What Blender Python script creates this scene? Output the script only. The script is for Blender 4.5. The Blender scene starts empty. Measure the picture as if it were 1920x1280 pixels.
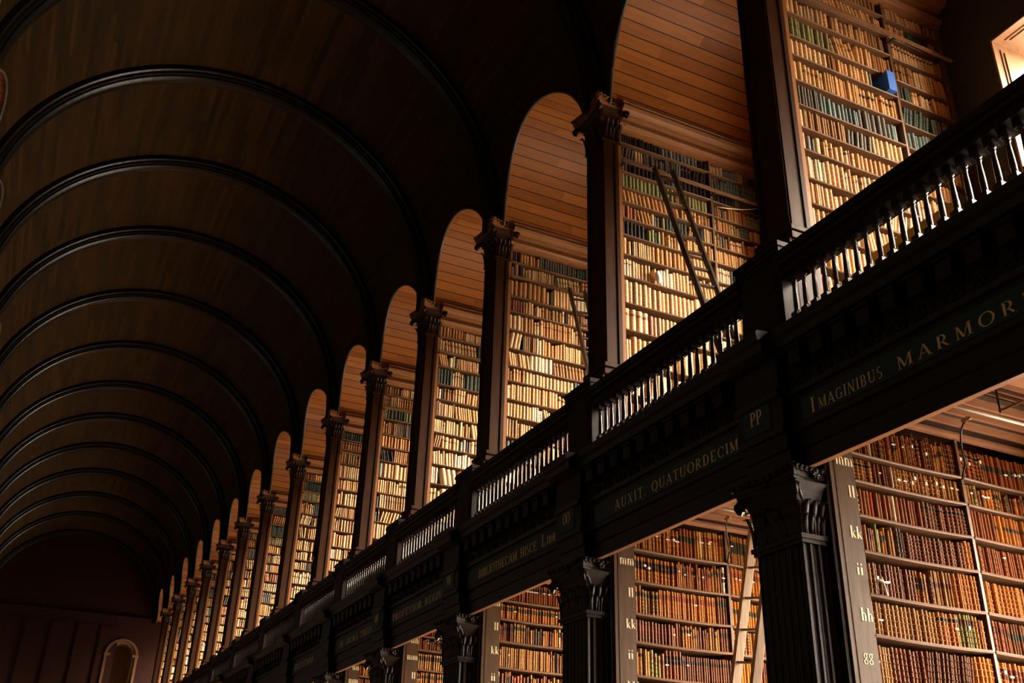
import bpy, math, random
from mathutils import Vector, Matrix
PI = math.pi
random.seed(7)
# ------------------------------------------------------------------ camera
ZC = 10.5                                   # height of the upper capitals above the floor
sc = bpy.context.scene
cam_d = bpy.data.cameras.new('camera'); cam = bpy.data.objects.new('camera', cam_d)
sc.collection.objects.link(cam); sc.camera = cam
CR = [[0.89997078, -0.43504127, 0.02813682], [0.21936894, 0.39614378, -0.89159821], [0.37673579, 0.80858469, 0.45195237]]
CP = (-5.162, -5.924, -8.912); CF = 1863.7
cam.matrix_world = Matrix(((CR[0][0], -CR[1][0], -CR[2][0], CP[0]), (CR[0][1], -CR[1][1], -CR[2][1], CP[1]),
                           (CR[0][2], -CR[1][2], -CR[2][2], CP[2] + ZC), (0, 0, 0, 1)))
cam_d.sensor_width = 36; cam_d.lens = CF / 1920 * 36; cam_d.clip_end = 200; cam_d.clip_start = .05
# ------------------------------------------------------------------ world, exposure
w = bpy.data.worlds.new('world'); sc.world = w; w.use_nodes = True; wt = w.node_tree
SKY, GROUND, LEFT = 86.0, 19.0, .30               # hazy sun side of the sky, ground outside, sky on the far side
bgn = wt.nodes['Background']; tcw = wt.nodes.new('ShaderNodeTexCoord')
def wm(op, a, b, clamp=False):
    n = wt.nodes.new('ShaderNodeMath'); n.operation = op; n.use_clamp = clamp
    for k, v in enumerate((a, b)):
        if hasattr(v, 'is_linked'): wt.links.new(v, n.inputs[k])
        else: n.inputs[k].default_value = v
    return n.outputs[0]
dot = wt.nodes.new('ShaderNodeVectorMath'); dot.operation = 'DOT_PRODUCT'; wt.links.new(tcw.outputs['Generated'], dot.inputs[0])
sd = Vector((1.0, -.75, .55)).normalized(); dot.inputs[1].default_value = sd
spw = wt.nodes.new('ShaderNodeSeparateXYZ'); wt.links.new(tcw.outputs['Generated'], spw.inputs[0])
lobe = wm('POWER', wm('MAXIMUM', dot.outputs['Value'], 0), 3.0)
above = wm('MULTIPLY_ADD', spw.outputs[2], 12.0, True); above.node.inputs[2].default_value = .5
right = wm('MULTIPLY_ADD', spw.outputs[0], 3.0, True); right.node.inputs[2].default_value = .2
sky_ = wm('MULTIPLY', wm('ADD', wm('MULTIPLY', lobe, SKY), SKY * .16), above)
gr_ = wm('MULTIPLY', wm('SUBTRACT', 1, above), GROUND)
tot = wm('ADD', wm('MULTIPLY', wm('ADD', sky_, gr_), right), LEFT)
wt.links.new(tot, bgn.inputs[1]); bgn.inputs[0].default_value = (1, .84, .66, 1)
w.cycles.sampling_method = 'MANUAL'; w.cycles.sample_map_resolution = 512
sc.view_settings.view_transform = 'Standard'; sc.view_settings.look = 'None'
sc.view_settings.exposure = 0.0; sc.view_settings.gamma = 1; sc.view_settings.use_curve_mapping = False
# ------------------------------------------------------------------ pier positions along the hall
Y = {0: 0, 1: 3.242, 2: 6.556, 3: 9.567, 4: 12.574, 5: 15.557, 6: 18.886, 7: 22.271, 8: 25.399, 9: 28.384,
     10: 31.559, 11: 34.753, 12: 38.082, 13: 41.278, 14: 44.6, -1: -3.2, -2: -6.4, -3: -9.6}
XC, RV, XW = -3.55, 3.85, 2.8
def proj(x, y, z):
    d = (x - CP[0], y - CP[1], z - CP[2]); c = [sum(CR[i][k] * d[k] for k in range(3)) for i in range(3)]
    return (960 + CF * c[0] / c[2], 640 + CF * c[1] / c[2], c[2])
# ------------------------------------------------------------------ materials
MATS = {}
def nodes(name, rough=.5, spec=.5, metal=0):
    m = bpy.data.materials.new(name); m.use_nodes = True; nt = m.node_tree
    b = nt.nodes['Principled BSDF']; b.inputs['Roughness'].default_value = rough
    b.inputs['Metallic'].default_value = metal; b.inputs['Specular IOR Level'].default_value = spec
    MATS[name] = m
    return m, nt, b
def N(nt, t, **k):
    n = nt.nodes.new(t)
    for a, v in k.items(): setattr(n, a, v)
    return n
def wood(name, c1, c2, axis='Z', rough=.45, spec=.4, scale=9, bump=.15, dist=.6):
    m, nt, b = nodes(name, rough, spec)
    tc = N(nt, 'ShaderNodeTexCoord'); mp = N(nt, 'ShaderNodeMapping')
    s = {'X': (.12, 1, 1), 'Y': (1, .12, 1), 'Z': (1, 1, .12)}[axis]
    mp.inputs['Scale'].default_value = [a * scale for a in s]
    no = N(nt, 'ShaderNodeTexNoise'); no.inputs['Scale'].default_value = 2.2; no.inputs['Detail'].default_value = 6
    no.inputs['Distortion'].default_value = dist
    cr = N(nt, 'ShaderNodeValToRGB'); cr.color_ramp.elements[0].color = (*c1, 1); cr.color_ramp.elements[1].color = (*c2, 1)
    cr.color_ramp.elements[0].position = .3; cr.color_ramp.elements[1].position = .7
    bp = N(nt, 'ShaderNodeBump'); bp.inputs['Strength'].default_value = bump; bp.inputs['Distance'].default_value = .01
    L = nt.links.new
    L(tc.outputs['Object'], mp.inputs[0]); L(mp.outputs[0], no.inputs['Vector']); L(no.outputs[0], cr.inputs[0])
    L(cr.outputs[0], b.inputs['Base Color']); L(no.outputs[0], bp.inputs['Height']); L(bp.outputs[0], b.inputs['Normal'])
    return m
def boards(name, c1, c2, width, rough=.45, spec=.4, gap=.05, gapdark=.12):
    """boards laid side by side: UV u = metres across the boards, v = metres along them"""
    m, nt, b = nodes(name, rough, spec); L = nt.links.new
    uv = N(nt, 'ShaderNodeUVMap'); sp = N(nt, 'ShaderNodeSeparateXYZ'); L(uv.outputs[0], sp.inputs[0])
    dv = N(nt, 'ShaderNodeMath', operation='DIVIDE'); dv.inputs[1].default_value = width; L(sp.outputs[0], dv.inputs[0])
    fl = N(nt, 'ShaderNodeMath', operation='FLOOR'); L(dv.outputs[0], fl.inputs[0])
    fr = N(nt, 'ShaderNodeMath', operation='FRACT'); L(dv.outputs[0], fr.inputs[0])
    v2 = N(nt, 'ShaderNodeMath', operation='DIVIDE'); v2.inputs[1].default_value = 2.1; L(sp.outputs[1], v2.inputs[0])
    off = N(nt, 'ShaderNodeMath', operation='MULTIPLY'); off.inputs[1].default_value = .377; L(fl.outputs[0], off.inputs[0])
    ad = N(nt, 'ShaderNodeMath', operation='ADD'); L(v2.outputs[0], ad.inputs[0]); L(off.outputs[0], ad.inputs[1])
    fl2 = N(nt, 'ShaderNodeMath', operation='FLOOR'); L(ad.outputs[0], fl2.inputs[0])
    cb = N(nt, 'ShaderNodeCombineXYZ'); L(fl.outputs[0], cb.inputs[0]); L(fl2.outputs[0], cb.inputs[1])
    wn = N(nt, 'ShaderNodeTexWhiteNoise', noise_dimensions='3D'); L(cb.outputs[0], wn.inputs[0])
    cb2 = N(nt, 'ShaderNodeCombineXYZ'); L(sp.outputs[0], cb2.inputs[0]); L(sp.outputs[1], cb2.inputs[1]); L(wn.outputs[0], cb2.inputs[2])
    mp = N(nt, 'ShaderNodeMapping'); mp.inputs['Scale'].default_value = (14, 1.1, 30); L(cb2.outputs[0], mp.inputs[0])
    no = N(nt, 'ShaderNodeTexNoise'); no.inputs['Scale'].default_value = 1.3; no.inputs['Detail'].default_value = 7
    no.inputs['Distortion'].default_value = .8; L(mp.outputs[0], no.inputs['Vector'])
    mx = N(nt, 'ShaderNodeMath', operation='MULTIPLY_ADD'); mx.inputs[1].default_value = .55; L(wn.outputs[0], mx.inputs[0])
    sc2 = N(nt, 'ShaderNodeMath', operation='MULTIPLY'); sc2.inputs[1].default_value = .6; L(no.outputs[0], sc2.inputs[0]); L(sc2.outputs[0], mx.inputs[2])
    cr = N(nt, 'ShaderNodeValToRGB'); cr.color_ramp.elements[0].color = (*c1, 1); cr.color_ramp.elements[1].color = (*c2, 1)
    cr.color_ramp.elements[0].position = .2; cr.color_ramp.elements[1].position = .85; L(mx.outputs[0], cr.inputs[0])
    gp = N(nt, 'ShaderNodeMath', operation='LESS_THAN'); gp.inputs[1].default_value = gap; L(fr.outputs[0], gp.inputs[0])
    mc = N(nt, 'ShaderNodeMix', data_type='RGBA'); L(gp.outputs[0], mc.inputs[0]); L(cr.outputs[0], mc.inputs[6])
    mc.inputs[7].default_value = tuple(a * gapdark for a in c1) + (1,)
    L(mc.outputs[2], b.inputs['Base Color'])
    inv = N(nt, 'ShaderNodeMath', operation='SUBTRACT'); inv.inputs[0].default_value = 1; L(gp.outputs[0], inv.inputs[1])
    bp = N(nt, 'ShaderNodeBump'); bp.inputs['Strength'].default_value = .4; bp.inputs['Distance'].default_value = .01
    L(inv.outputs[0], bp.inputs['Height']); L(bp.outputs[0], b.inputs['Normal'])
    return m
def plain(name, col, rough=.5, spec=.5, metal=0, var=.15, scale=12):
    m, nt, b = nodes(name, rough, spec, metal); L = nt.links.new
    tc = N(nt, 'ShaderNodeTexCoord'); no = N(nt, 'ShaderNodeTexNoise'); no.inputs['Scale'].default_value = scale; no.inputs['Detail'].default_value = 4
    cr = N(nt, 'ShaderNodeValToRGB'); cr.color_ramp.elements[0].color = (*[a * (1 - var) for a in col], 1)
    cr.color_ramp.elements[1].color = (*[min(1, a * (1 + var)) for a in col], 1)
    L(tc.outputs['Object'], no.inputs[0]); L(no.outputs[0], cr.inputs[0]); L(cr.outputs[0], b.inputs['Base Color'])
    return m
def attr_mat(name, rough=.5, spec=.35, scale=60):
    m, nt, b = nodes(name, rough, spec); L = nt.links.new
    at = N(nt, 'ShaderNodeAttribute', attribute_name='Col'); tc = N(nt, 'ShaderNodeTexCoord')
    no = N(nt, 'ShaderNodeTexNoise'); no.inputs['Scale'].default_value = scale; no.inputs['Detail'].default_value = 5
    mr = N(nt, 'ShaderNodeMapRange'); mr.inputs[1].default_value = .3; mr.inputs[2].default_value = .7; mr.inputs[3].default_value = .62; mr.inputs[4].default_value = 1.2
    mu = N(nt, 'ShaderNodeVectorMath', operation='MULTIPLY')
    L(tc.outputs['Object'], no.inputs[0]); L(no.outputs[0], mr.inputs[0]); L(at.outputs[0], mu.inputs[0]); L(mr.outputs[0], mu.inputs[1])
    L(mu.outputs[0], b.inputs['Base Color'])
    return m
def emit(name, col, s):
    m = bpy.data.materials.new(name); m.use_nodes = True; nt = m.node_tree
    nt.nodes.remove(nt.nodes['Principled BSDF']); e = N(nt, 'ShaderNodeEmission'); e.inputs[0].default_value = (*col, 1); e.inputs[1].default_value = s
    nt.links.new(e.outputs[0], nt.nodes['Material Output'].inputs[0]); MATS[name] = m
    return m
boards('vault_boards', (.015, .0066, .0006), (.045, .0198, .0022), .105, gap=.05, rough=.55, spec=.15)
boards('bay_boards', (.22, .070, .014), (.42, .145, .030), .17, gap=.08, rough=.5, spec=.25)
boards('floor_boards', (.04, .02, .008), (.08, .04, .016), .14, rough=.4)
wood('rim_wood', (.07, .055, .036), (.13, .10, .07), 'Y', rough=.35)
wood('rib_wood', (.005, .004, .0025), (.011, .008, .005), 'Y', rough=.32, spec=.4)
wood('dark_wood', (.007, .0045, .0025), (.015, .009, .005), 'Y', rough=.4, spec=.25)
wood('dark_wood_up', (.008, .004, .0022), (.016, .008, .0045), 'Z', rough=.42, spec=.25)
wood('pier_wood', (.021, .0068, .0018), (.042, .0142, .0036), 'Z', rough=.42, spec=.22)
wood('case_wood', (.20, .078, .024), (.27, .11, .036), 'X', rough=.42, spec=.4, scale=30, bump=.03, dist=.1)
wood('shelf_wood', (.13, .060, .026), (.22, .105, .050), 'X', rough=.45, spec=.4)
wood('ceiling_wood', (.28, .115, .05), (.38, .17, .08), 'X', rough=.42, spec=.4, scale=24, bump=.03, dist=.1)
wood('shelf_dark', (.10, .045, .018), (.17, .08, .035), 'X', rough=.45, spec=.3)
wood('carcass_wood', (.08, .034, .013), (.14, .06, .024), 'X', rough=.45, spec=.3)
wood('board_paint', (.065, .034, .016), (.10, .052, .024), 'Z', rough=.5, spec=.2)
wood('ladder_wood', (.022, .011, .005), (.045, .023, .011), 'Z', rough=.4)
wood('pale_ladder_wood', (.36, .24, .15), (.52, .37, .25), 'Z', rough=.4)
wood('reveal_wood', (.20, .095, .04), (.27, .135, .06), 'Z', rough=.45)
wood('end_wood', (.022, .004, .0015), (.042, .008, .0028), 'Z', rough=.5)
plain('wall_plaster', (.022, .013, .008), rough=.8)
plain('gold', (.80, .64, .24), rough=.45, metal=0, var=.2, scale=40)
plain('cream_letter', (.93, .76, .46), rough=.5)
plain('frieze_green', (.014, .036, .032), rough=.45, spec=.3)
plain('iron', (.05, .045, .04), rough=.35, metal=.6)
plain('brass', (.45, .32, .14), rough=.35, metal=.7)
plain('conduit_white', (.75, .70, .60), rough=.35)
plain('yellow_paint', (.72, .38, .025), rough=.5)
plain('white_paper', (.85, .80, .70), rough=.7, var=.06)
plain('blue_cloth', (.03, .13, .48), rough=.6)
plain('plastic_white', (.75, .75, .72), rough=.4)
attr_mat('book_leather', rough=.5, spec=.22); attr_mat('book_cloth', rough=.55)
def glass(name):
    m = bpy.data.materials.new(name); m.use_nodes = True; nt = m.node_tree; nt.nodes.remove(nt.nodes['Principled BSDF'])
    tr = N(nt, 'ShaderNodeBsdfTransparent'); gl = N(nt, 'ShaderNodeBsdfGlossy'); gl.inputs['Roughness'].default_value = .02; mx = N(nt, 'ShaderNodeMixShader'); mx.inputs[0].default_value = .05
    nt.links.new(tr.outputs[0], mx.inputs[1]); nt.links.new(gl.outputs[0], mx.inputs[2]); nt.links.new(mx.outputs[0], nt.nodes['Material Output'].inputs[0]); MATS[name] = m
glass('window_glass')
M = MATS
# ------------------------------------------------------------------ mesh builder
col = sc.collection
class MB:
    def __init__(s): s.v = []; s.f = []; s.c = []; s.uv = {}; s.sm = []
    def add(s, vs, fs, c=None, smooth=False):
        o = len(s.v); s.v += [tuple(a) for a in vs]
        for k, f in enumerate(fs):
            s.f.append([i + o for i in f]); s.c.append(c[k] if isinstance(c, list) else c); s.sm.append(smooth)
        return o
    def box(s, x0, x1, y0, y1, z0, z1, c=None):
        x0, x1 = sorted((x0, x1)); y0, y1 = sorted((y0, y1)); z0, z1 = sorted((z0, z1))
        s.add([(x0, y0, z0), (x1, y0, z0), (x1, y1, z0), (x0, y1, z0), (x0, y0, z1), (x1, y0, z1), (x1, y1, z1), (x0, y1, z1)],
              [(3, 2, 1, 0), (4, 5, 6, 7), (0, 1, 5, 4), (1, 2, 6, 5), (2, 3, 7, 6), (3, 0, 4, 7)], c)
        return s
    def prism(s, pts, axis, a0, a1, c=None, smooth=False):
        """closed 2-D profile swept along an axis; pts are (y,z) for X, (x,z) for Y, (x,y) for Z"""
        ar = sum(pts[i][0] * pts[(i + 1) % len(pts)][1] - pts[(i + 1) % len(pts)][0] * pts[i][1] for i in range(len(pts)))
        if (ar < 0) != (axis == 'Y'): pts = pts[::-1]
        mk = {'X': lambda p, a: (a, p[0], p[1]), 'Y': lambda p, a: (p[0], a, p[1]), 'Z': lambda p, a: (p[0], p[1], a)}[axis]
        n = len(pts); o = s.add([mk(p, a0) for p in pts] + [mk(p, a1) for p in pts],
              [(i, (i + 1) % n, n + (i + 1) % n, n + i) for i in range(n)], c, smooth)
        s.f.append([o + i for i in range(n)][::-1]); s.f.append([o + n + i for i in range(n)]); s.c += [None, None]; s.sm += [False, False]
        return s
    def tube(s, pts, r, n=8, cap=True):
        pts = [Vector(p) for p in pts]; rs = r if isinstance(r, list) else [r] * len(pts); vs = []; fs = []
        for i, p in enumerate(pts):
            d = (pts[min(i + 1, len(pts) - 1)] - pts[max(i - 1, 0)]).normalized()
            a = Vector((0, 0, 1)) if abs(d.z) < .9 else Vector((1, 0, 0)); u = d.cross(a).normalized(); w_ = d.cross(u)
            vs += [p + (u * math.cos(2 * PI * k / n) + w_ * math.sin(2 * PI * k / n)) * rs[i] for k in range(n)]
        for i in range(len(pts) - 1):
            fs += [(i * n + k, (i + 1) * n + k, (i + 1) * n + (k + 1) % n, i * n + (k + 1) % n) for k in range(n)]
        o = s.add(vs, fs, None, True)
        if cap:
            s.f.append([o + k for k in range(n)]); s.f.append([o + (len(pts) - 1) * n + k for k in range(n)][::-1]); s.c += [None] * 2; s.sm += [False] * 2
        return s
    def lathe(s, cx, cy, prof, n=12):
        vs = []; fs = []
        for r, z in prof: vs += [(cx + r * math.cos(2 * PI * k / n), cy + r * math.sin(2 * PI * k / n), z) for k in range(n)]
        for i in range(len(prof) - 1): fs += [(i * n + k, i * n + (k + 1) % n, (i + 1) * n + (k + 1) % n, (i + 1) * n + k) for k in range(n)]
        s.add(vs, fs, None, True); return s
    def beam(s, p, q, wx, wy):
        """rectangular bar from p to q, wx = size along the direction 'side', wy = other"""
        p = Vector(p); q = Vector(q); d = (q - p).normalized()
        a = Vector((0, 1, 0)) if abs(d.y) < .8 else Vector((1, 0, 0)); u = a.cross(d).normalized(); v_ = d.cross(u)
        vs = [o + u * i * wx / 2 + v_ * j * wy / 2 for o in (p, q) for i, j in ((-1, -1), (1, -1), (1, 1), (-1, 1))]
        s.add(vs, [(0, 1, 5, 4), (1, 2, 6, 5), (2, 3, 7, 6), (3, 0, 4, 7), (3, 2, 1, 0), (4, 5, 6, 7)]); return s
    def build(s, name, mat, parent=None, root=None, bevel=0):
        if root is None:
            if parent is not None: root = parent.get('_root', (0, 0, 0))
            else:
                xs, ys, zs = zip(*s.v); root = ((min(xs) + max(xs)) / 2, (min(ys) + max(ys)) / 2, min(zs))
        me = bpy.data.meshes.new(name)
        me.from_pydata([(a - root[0], b - root[1], c - root[2]) for a, b, c in s.v], [], s.f)
        me.polygons.foreach_set('use_smooth', s.sm)
        if any(c is not None for c in s.c):
            at = me.color_attributes.new('Col', 'FLOAT_COLOR', 'CORNER'); buf = []
            for p, c in zip(s.f, s.c): buf += list((c or (.5, .5, .5)) + (1,)) * len(p)
            at.data.foreach_set('color', buf)
        if s.uv:
            ul = me.uv_layers.new(name='UVMap'); buf = []
            for p in s.f:
                for i in p: buf += list(s.uv.get(i, (0, 0)))
            ul.data.foreach_set('uv', buf)
        me.materials.append(mat); me.update()
        o = bpy.data.objects.new(name, me); col.objects.link(o)
        if parent is not None:
            o.parent = parent; pr_ = parent.get('_root')
            o.location = (root[0] - pr_[0], root[1] - pr_[1], root[2] - pr_[2]) if pr_ else (0, 0, 0)
        else: o.location = (root[0], root[1], root[2] + ZC)
        o['_root'] = tuple(float(a) for a in root)
        if bevel:
            bm = o.modifiers.new('bevel', 'BEVEL'); bm.width = bevel; bm.segments = 2; bm.limit_method = 'ANGLE'
        return o
def tag(o, label=None, cat=None, group=None, kind=None):
    for k, v in (('label', label), ('category', cat), ('group', group), ('kind', kind)):
        if v: o[k] = v
    return o
def thing(name, root, label, cat, group=None):
    o = bpy.data.objects.new(name, None); col.objects.link(o); o.empty_display_size = .1
    o.location = (root[0], root[1], root[2] + ZC); o['_root'] = tuple(float(a) for a in root)
    return tag(o, label, cat, group)
def kids(o): return [c for c in bpy.data.objects if c.parent == o]
def dup(o, loc, rz=0, label=None, childmap=None):
    def cp(a, par):
        c = a.copy(); col.objects.link(c); c.parent = par
        for ch in childmap.get(a.name, []): cp(ch, c)
        return c
    r = cp(o, None); r.location = (loc[0], loc[1], loc[2] + ZC); r.rotation_euler.z = rz
    if label: r['label'] = label
    return r
def cmap():
    d = {}
    for o in bpy.data.objects:
        if o.parent: d.setdefault(o.parent.name, []).append(o)
    return d
def struct(mb, name, mat): return tag(mb.build(name, mat, root=(0, 0, 0)), kind='structure')
ORD = ['zeroth', 'first', 'second', 'third', 'fourth', 'fifth', 'sixth', 'seventh', 'eighth', 'ninth', 'tenth', 'eleventh', 'twelfth', 'thirteenth',
       'fourteenth', 'fifteenth', 'sixteenth', 'seventeenth', 'eighteenth', 'nineteenth', 'twentieth'] + \
      [a + b for a in ('twenty-', 'thirty-', 'forty-', 'fifty-', 'sixty-', 'seventy-') for b in ('first', 'second', 'third', 'fourth', 'fifth', 'sixth', 'seventh', 'eighth', 'ninth', 'tenth')]
for a, b in ((30, 'thirtieth'), (40, 'fortieth'), (50, 'fiftieth'), (60, 'sixtieth'), (70, 'seventieth'), (80, 'eightieth')): ORD[a] = b
def nth(i, what):                            # "nearest", "second nearest" ...
    return 'nearest ' + what if i == 0 else 'farthest ' + what if what.endswith('in view') and i == 13 else ORD[i + 1] + ' nearest ' + what

# ================================================================== SETTING
def bay(n): return (Y[n] + Y[n + 1]) / 2, 1.3 * (Y[n + 1] - Y[n]) / 3.25
BAYS = range(-3, 14)
def lunette_z(y):
    for n in BAYS:
        yc, rt = bay(n)
        if abs(y - yc) < rt: return -.1 + math.sqrt(rt * rt - (y - yc) ** 2)
    return -.1
ys = []
for n in BAYS:
    yc, rt = bay(n); ys += [Y[n]] + [yc - rt * math.cos(PI * k / 28) for k in range(29)]
ys.append(Y[14]); ys = sorted(set(round(a, 5) for a in ys))
main = MB(); NT = 56
for y in ys:
    zt = lunette_z(y); t0 = math.asin(max(0.0, zt) / RV)
    for k in range(NT + 1):
        t = t0 + (PI - 2 * t0) * k / NT
        main.uv[len(main.v)] = (t * RV, y); main.v.append((XC + RV * math.cos(t), y, RV * math.sin(t)))
for i in range(len(ys) - 1):
    for k in range(NT):
        a = i * (NT + 1) + k; main.f.append([a, a + 1, a + NT + 2, a + NT + 1]); main.c.append(None); main.sm.append(True)
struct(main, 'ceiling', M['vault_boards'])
for side, nm in ((1, 'ceiling_right'), (-1, 'ceiling_left')):
    tv = MB(); NS = 36
    for n in BAYS:
        if side < 0 and n > 12: continue
        yc, rt = bay(n); base = len(tv.v)
        for k in range(NS + 1):
            p0 = math.asin(.1 / rt); ph = p0 + (PI - 2 * p0) * k / NS; z = -.1 + rt * math.sin(ph); y = yc + rt * math.cos(ph)
            xm = math.sqrt(max(0, RV * RV - z * z))
            for x in (xm, XW - XC):
                tv.uv[len(tv.v)] = (ph * rt + n * 7.3, x); tv.v.append((XC + side * x, y, z))
        for k in range(NS):
            a = base + 2 * k; tv.f.append([a, a + 1, a + 3, a + 2]); tv.c.append(None); tv.sm.append(True)
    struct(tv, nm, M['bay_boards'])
# thin mouldings round the lunettes
for side, nm in ((1, 'trim_1'), (-1, 'trim_2')):
    lm = MB()
    for n in BAYS:
        yc, rt = bay(n)
        pts = []
        for k in range(41):
            ph = PI * k / 40; z = -.1 + (rt) * math.sin(ph); y = yc + (rt) * math.cos(ph)
            pts.append((XC + side * (math.sqrt(RV * RV - z * z) - .012), y, z))
        lm.tube(pts, .024, 6)
    struct(lm, nm, M['rim_wood'])
# transverse ribs of the main vault
rib = MB()
for n in range(-2, 15):
    prof = [(.20, 3.86), (.20, 3.76), (.165, 3.745), (.15, 3.70), (.115, 3.695), (.11, 3.66), (.08, 3.64), (.05, 3.63)]
    prof = prof + [(-a, r) for a, r in prof[::-1]]
    vs = []; fs = []; m_ = len(prof); NR = 64
    for k in range(NR + 1):
        t = -.02 + (PI + .04) * k / NR
        vs += [(XC + r * math.cos(t), Y[n] + a, r * math.sin(t)) for a, r in prof]
    for k in range(NR):
        fs += [(k * m_ + j, k * m_ + j + 1, (k + 1) * m_ + j + 1, (k + 1) * m_ + j) for j in range(m_ - 1)]
    rib.add(vs, fs, None, False)
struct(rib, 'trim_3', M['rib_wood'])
# outer wall on the right, with openings for two storeys of windows
UPZ = (-4.75, -1.07); LOZ = (-9.4, -5.85); HW = .80
wall = MB(); T = .75
for n in BAYS:
    yc = bay(n)[0]; a, b = Y[n], Y[n + 1]
    wall.box(XW, XW + T, a, yc - HW, -10.5, 4.5); wall.box(XW, XW + T, yc + HW, b, -10.5, 4.5)
    for z0, z1 in ((-10.5, LOZ[0]), (LOZ[1], UPZ[0]), (UPZ[1], 4.5)): wall.box(XW, XW + T, yc - HW, yc + HW, z0, z1)
struct(wall, 'wall_right', M['wall_plaster'])
wl = MB(); XL = 2 * XC - XW
LEFTW = (-2, -1, 0, 1, 2, 3, 4, 5, 6, 7)
for n in BAYS:
    yc = bay(n)[0]; a, b = Y[n], Y[n + 1]
    wl.box(XL - .2, XL, a, b, -10.5, UPZ[0]); wl.box(XL - .2, XL, a, b, UPZ[1], 4.5)
    wl.box(XL - .2, XL, a, yc - HW, UPZ[0], UPZ[1]); wl.box(XL - .2, XL, yc + HW, b, UPZ[0], UPZ[1])
struct(wl, 'wall_left', M['wall_plaster'])
lw = MB()
for n in BAYS:
    yc = bay(n)[0]; lw.box(XL - .20, XL - .19, yc - HW, yc + HW, *UPZ)
struct(lw, 'window_1', M['window_glass'])
# windows: reveal panelling, frame, glazing bars and bright panes
def portal(x, y, z, h, w_, s):
    L_ = bpy.data.lights.new('window_portal', 'AREA'); L_.shape = 'RECTANGLE'; L_.size = h; L_.size_y = w_; L_.cycles.is_portal = True
    o = bpy.data.objects.new('window_portal', L_); col.objects.link(o); o.location = (x, y, z + ZC); o.rotation_euler = (0, PI / 2 * s, 0)
def window(n, zs, idx, mat, detail):
    yc = bay(n)[0]; z0, z1 = zs; y0, y1 = yc - HW, yc + HW; xg = XW + .68
    r = MB(); t = .02
    r.box(XW - .03, xg, y1 - t, y1, z0, z1).box(XW - .03, xg, y0, y0 + t, z0, z1).box(XW - .03, xg, y0 + t, y1 - t, z1 - t, z1).box(XW - .06, xg, y0 + t, y1 - t, z0, z0 + .04)
    if detail:                                # raised panels on head and jambs
        for j in range(3):
            ya, yb = y0 + .1 + j * (y1 - y0 - .1) / 3, y0 + (j + 1) * (y1 - y0 - .1) / 3
            for e, dx in ((0, .012), (.035, .026)):
                r.box(XW + .07 + e, xg - .09 - e, ya + e, yb - e, z1 - t - dx, z1 - t)
        nz = 4
        for j in range(nz):
            za, zb = z0 + .12 + j * (z1 - z0 - .14) / nz, z0 + .04 + (j + 1) * (z1 - z0 - .14) / nz
            for e, dx in ((0, .012), (.035, .026)):
                r.box(XW + .07 + e, xg - .09 - e, y1 - t - dx, y1 - t, za + e, zb - e)
    o = struct(r, 'window_%d' % idx, M['reveal_wood'])
    g = MB(); g.box(xg + .02, xg + .03, y0, y1, z0, z1); g.build('window_pane', mat, o, root=(0, 0, 0))
    f = MB()
    for yy in (y0 + .04, yc, y1 - .04): f.box(xg - .03, xg + .01, yy - .025, yy + .025, z0, z1)
    for k in range(5):
        zz = z0 + .03 + (z1 - z0 - .06) * k / 4; f.box(xg - .025, xg + .01, y0, y1, zz - .018, zz + .018)
    f.build('window_frame', M['plastic_white'], o, root=(0, 0, 0))
    portal(xg + .06, yc, (z0 + z1) / 2, z1 - z0, 2 * HW, 1)
wi = 2
for n in BAYS:
    window(n, UPZ, wi, M['window_glass'], n in (-1, 0, 1)); wi += 1
for n in range(-2, 7):
    window(n, LOZ, wi, M['window_glass'], False); wi += 1
at_ = MB(); at_.box(XL - .3, XW + .8, -9.9, 45, 4.5, 4.7); struct(at_, 'ceiling_light_block', M['end_wood'])  # unseen lid above the vaults, added to keep stray sky light out
# floor
fl = MB(); o_ = fl.add([(XL, -10, -10.5), (XW, -10, -10.5), (XW, 45, -10.5), (XL, 45, -10.5)], [(0, 1, 2, 3)])
for i, p in enumerate(fl.v): fl.uv[i] = (p[0], p[1])
struct(fl, 'floor', M['floor_boards'])
# end wall with string course, panels and an arched doorway
ew = MB(); ye = Y[14]; dx0, dr, dz = -.95, .60, -1.62
def arch_pts(r, n=24): return [(dx0 + r * math.cos(PI * k / n), dz + r * math.sin(PI * k / n)) for k in range(n + 1)]
ap = arch_pts(dr)
poly = [(XW + .5, -10.5), (XW + .5, 4.2), (dx0, 4.2)] + [(dx0, dz + dr)]
ew.prism([(XW + .5, -10.5), (XW + .5, 4.2), (dx0, 4.2)] + ap[:13][::-1] + [(dx0 + dr, -5.1), (dx0 + dr, -10.5)], 'Y', ye, ye + .3)
ew.prism([(XL - .3, -10.5), (XL - .3, 4.2), (dx0, 4.2)] + ap[12:] + [(dx0 - dr, -5.1), (dx0 - dr, -10.5)], 'Y', ye, ye + .3)
ew.box(dx0 - dr, dx0 + dr, ye, ye + .3, -10.5, -5.1)
ew.box(XL, XW, ye - .10, ye, .0, .07).box(XL, XW, ye - .06, ye, -.12, .0).box(XL, XW, ye - .14, ye, .07, .11)
for x in (-6.4, -5.3, -4.2, -3.1, -2.1):
    for e, d in ((0, .03), (.06, .05)):
        ew.box(x + e, x + .85 - e, ye - d, ye, -3.3 + e, -.35 - e)
        ew.box(x + e, x + .85 - e, ye - d, ye, -5.2 + e, -3.5 - e)
struct(ew, 'wall_back', M['end_wood'])
wf = MB(); wf.box(XL - .3, XW + .8, -9.9, -9.6, -10.5, 4.2); struct(wf, 'wall_front', M['end_wood'])
dr_ = MB()                                     # deep arched doorway: archivolt, jambs and leaf set far back
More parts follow.
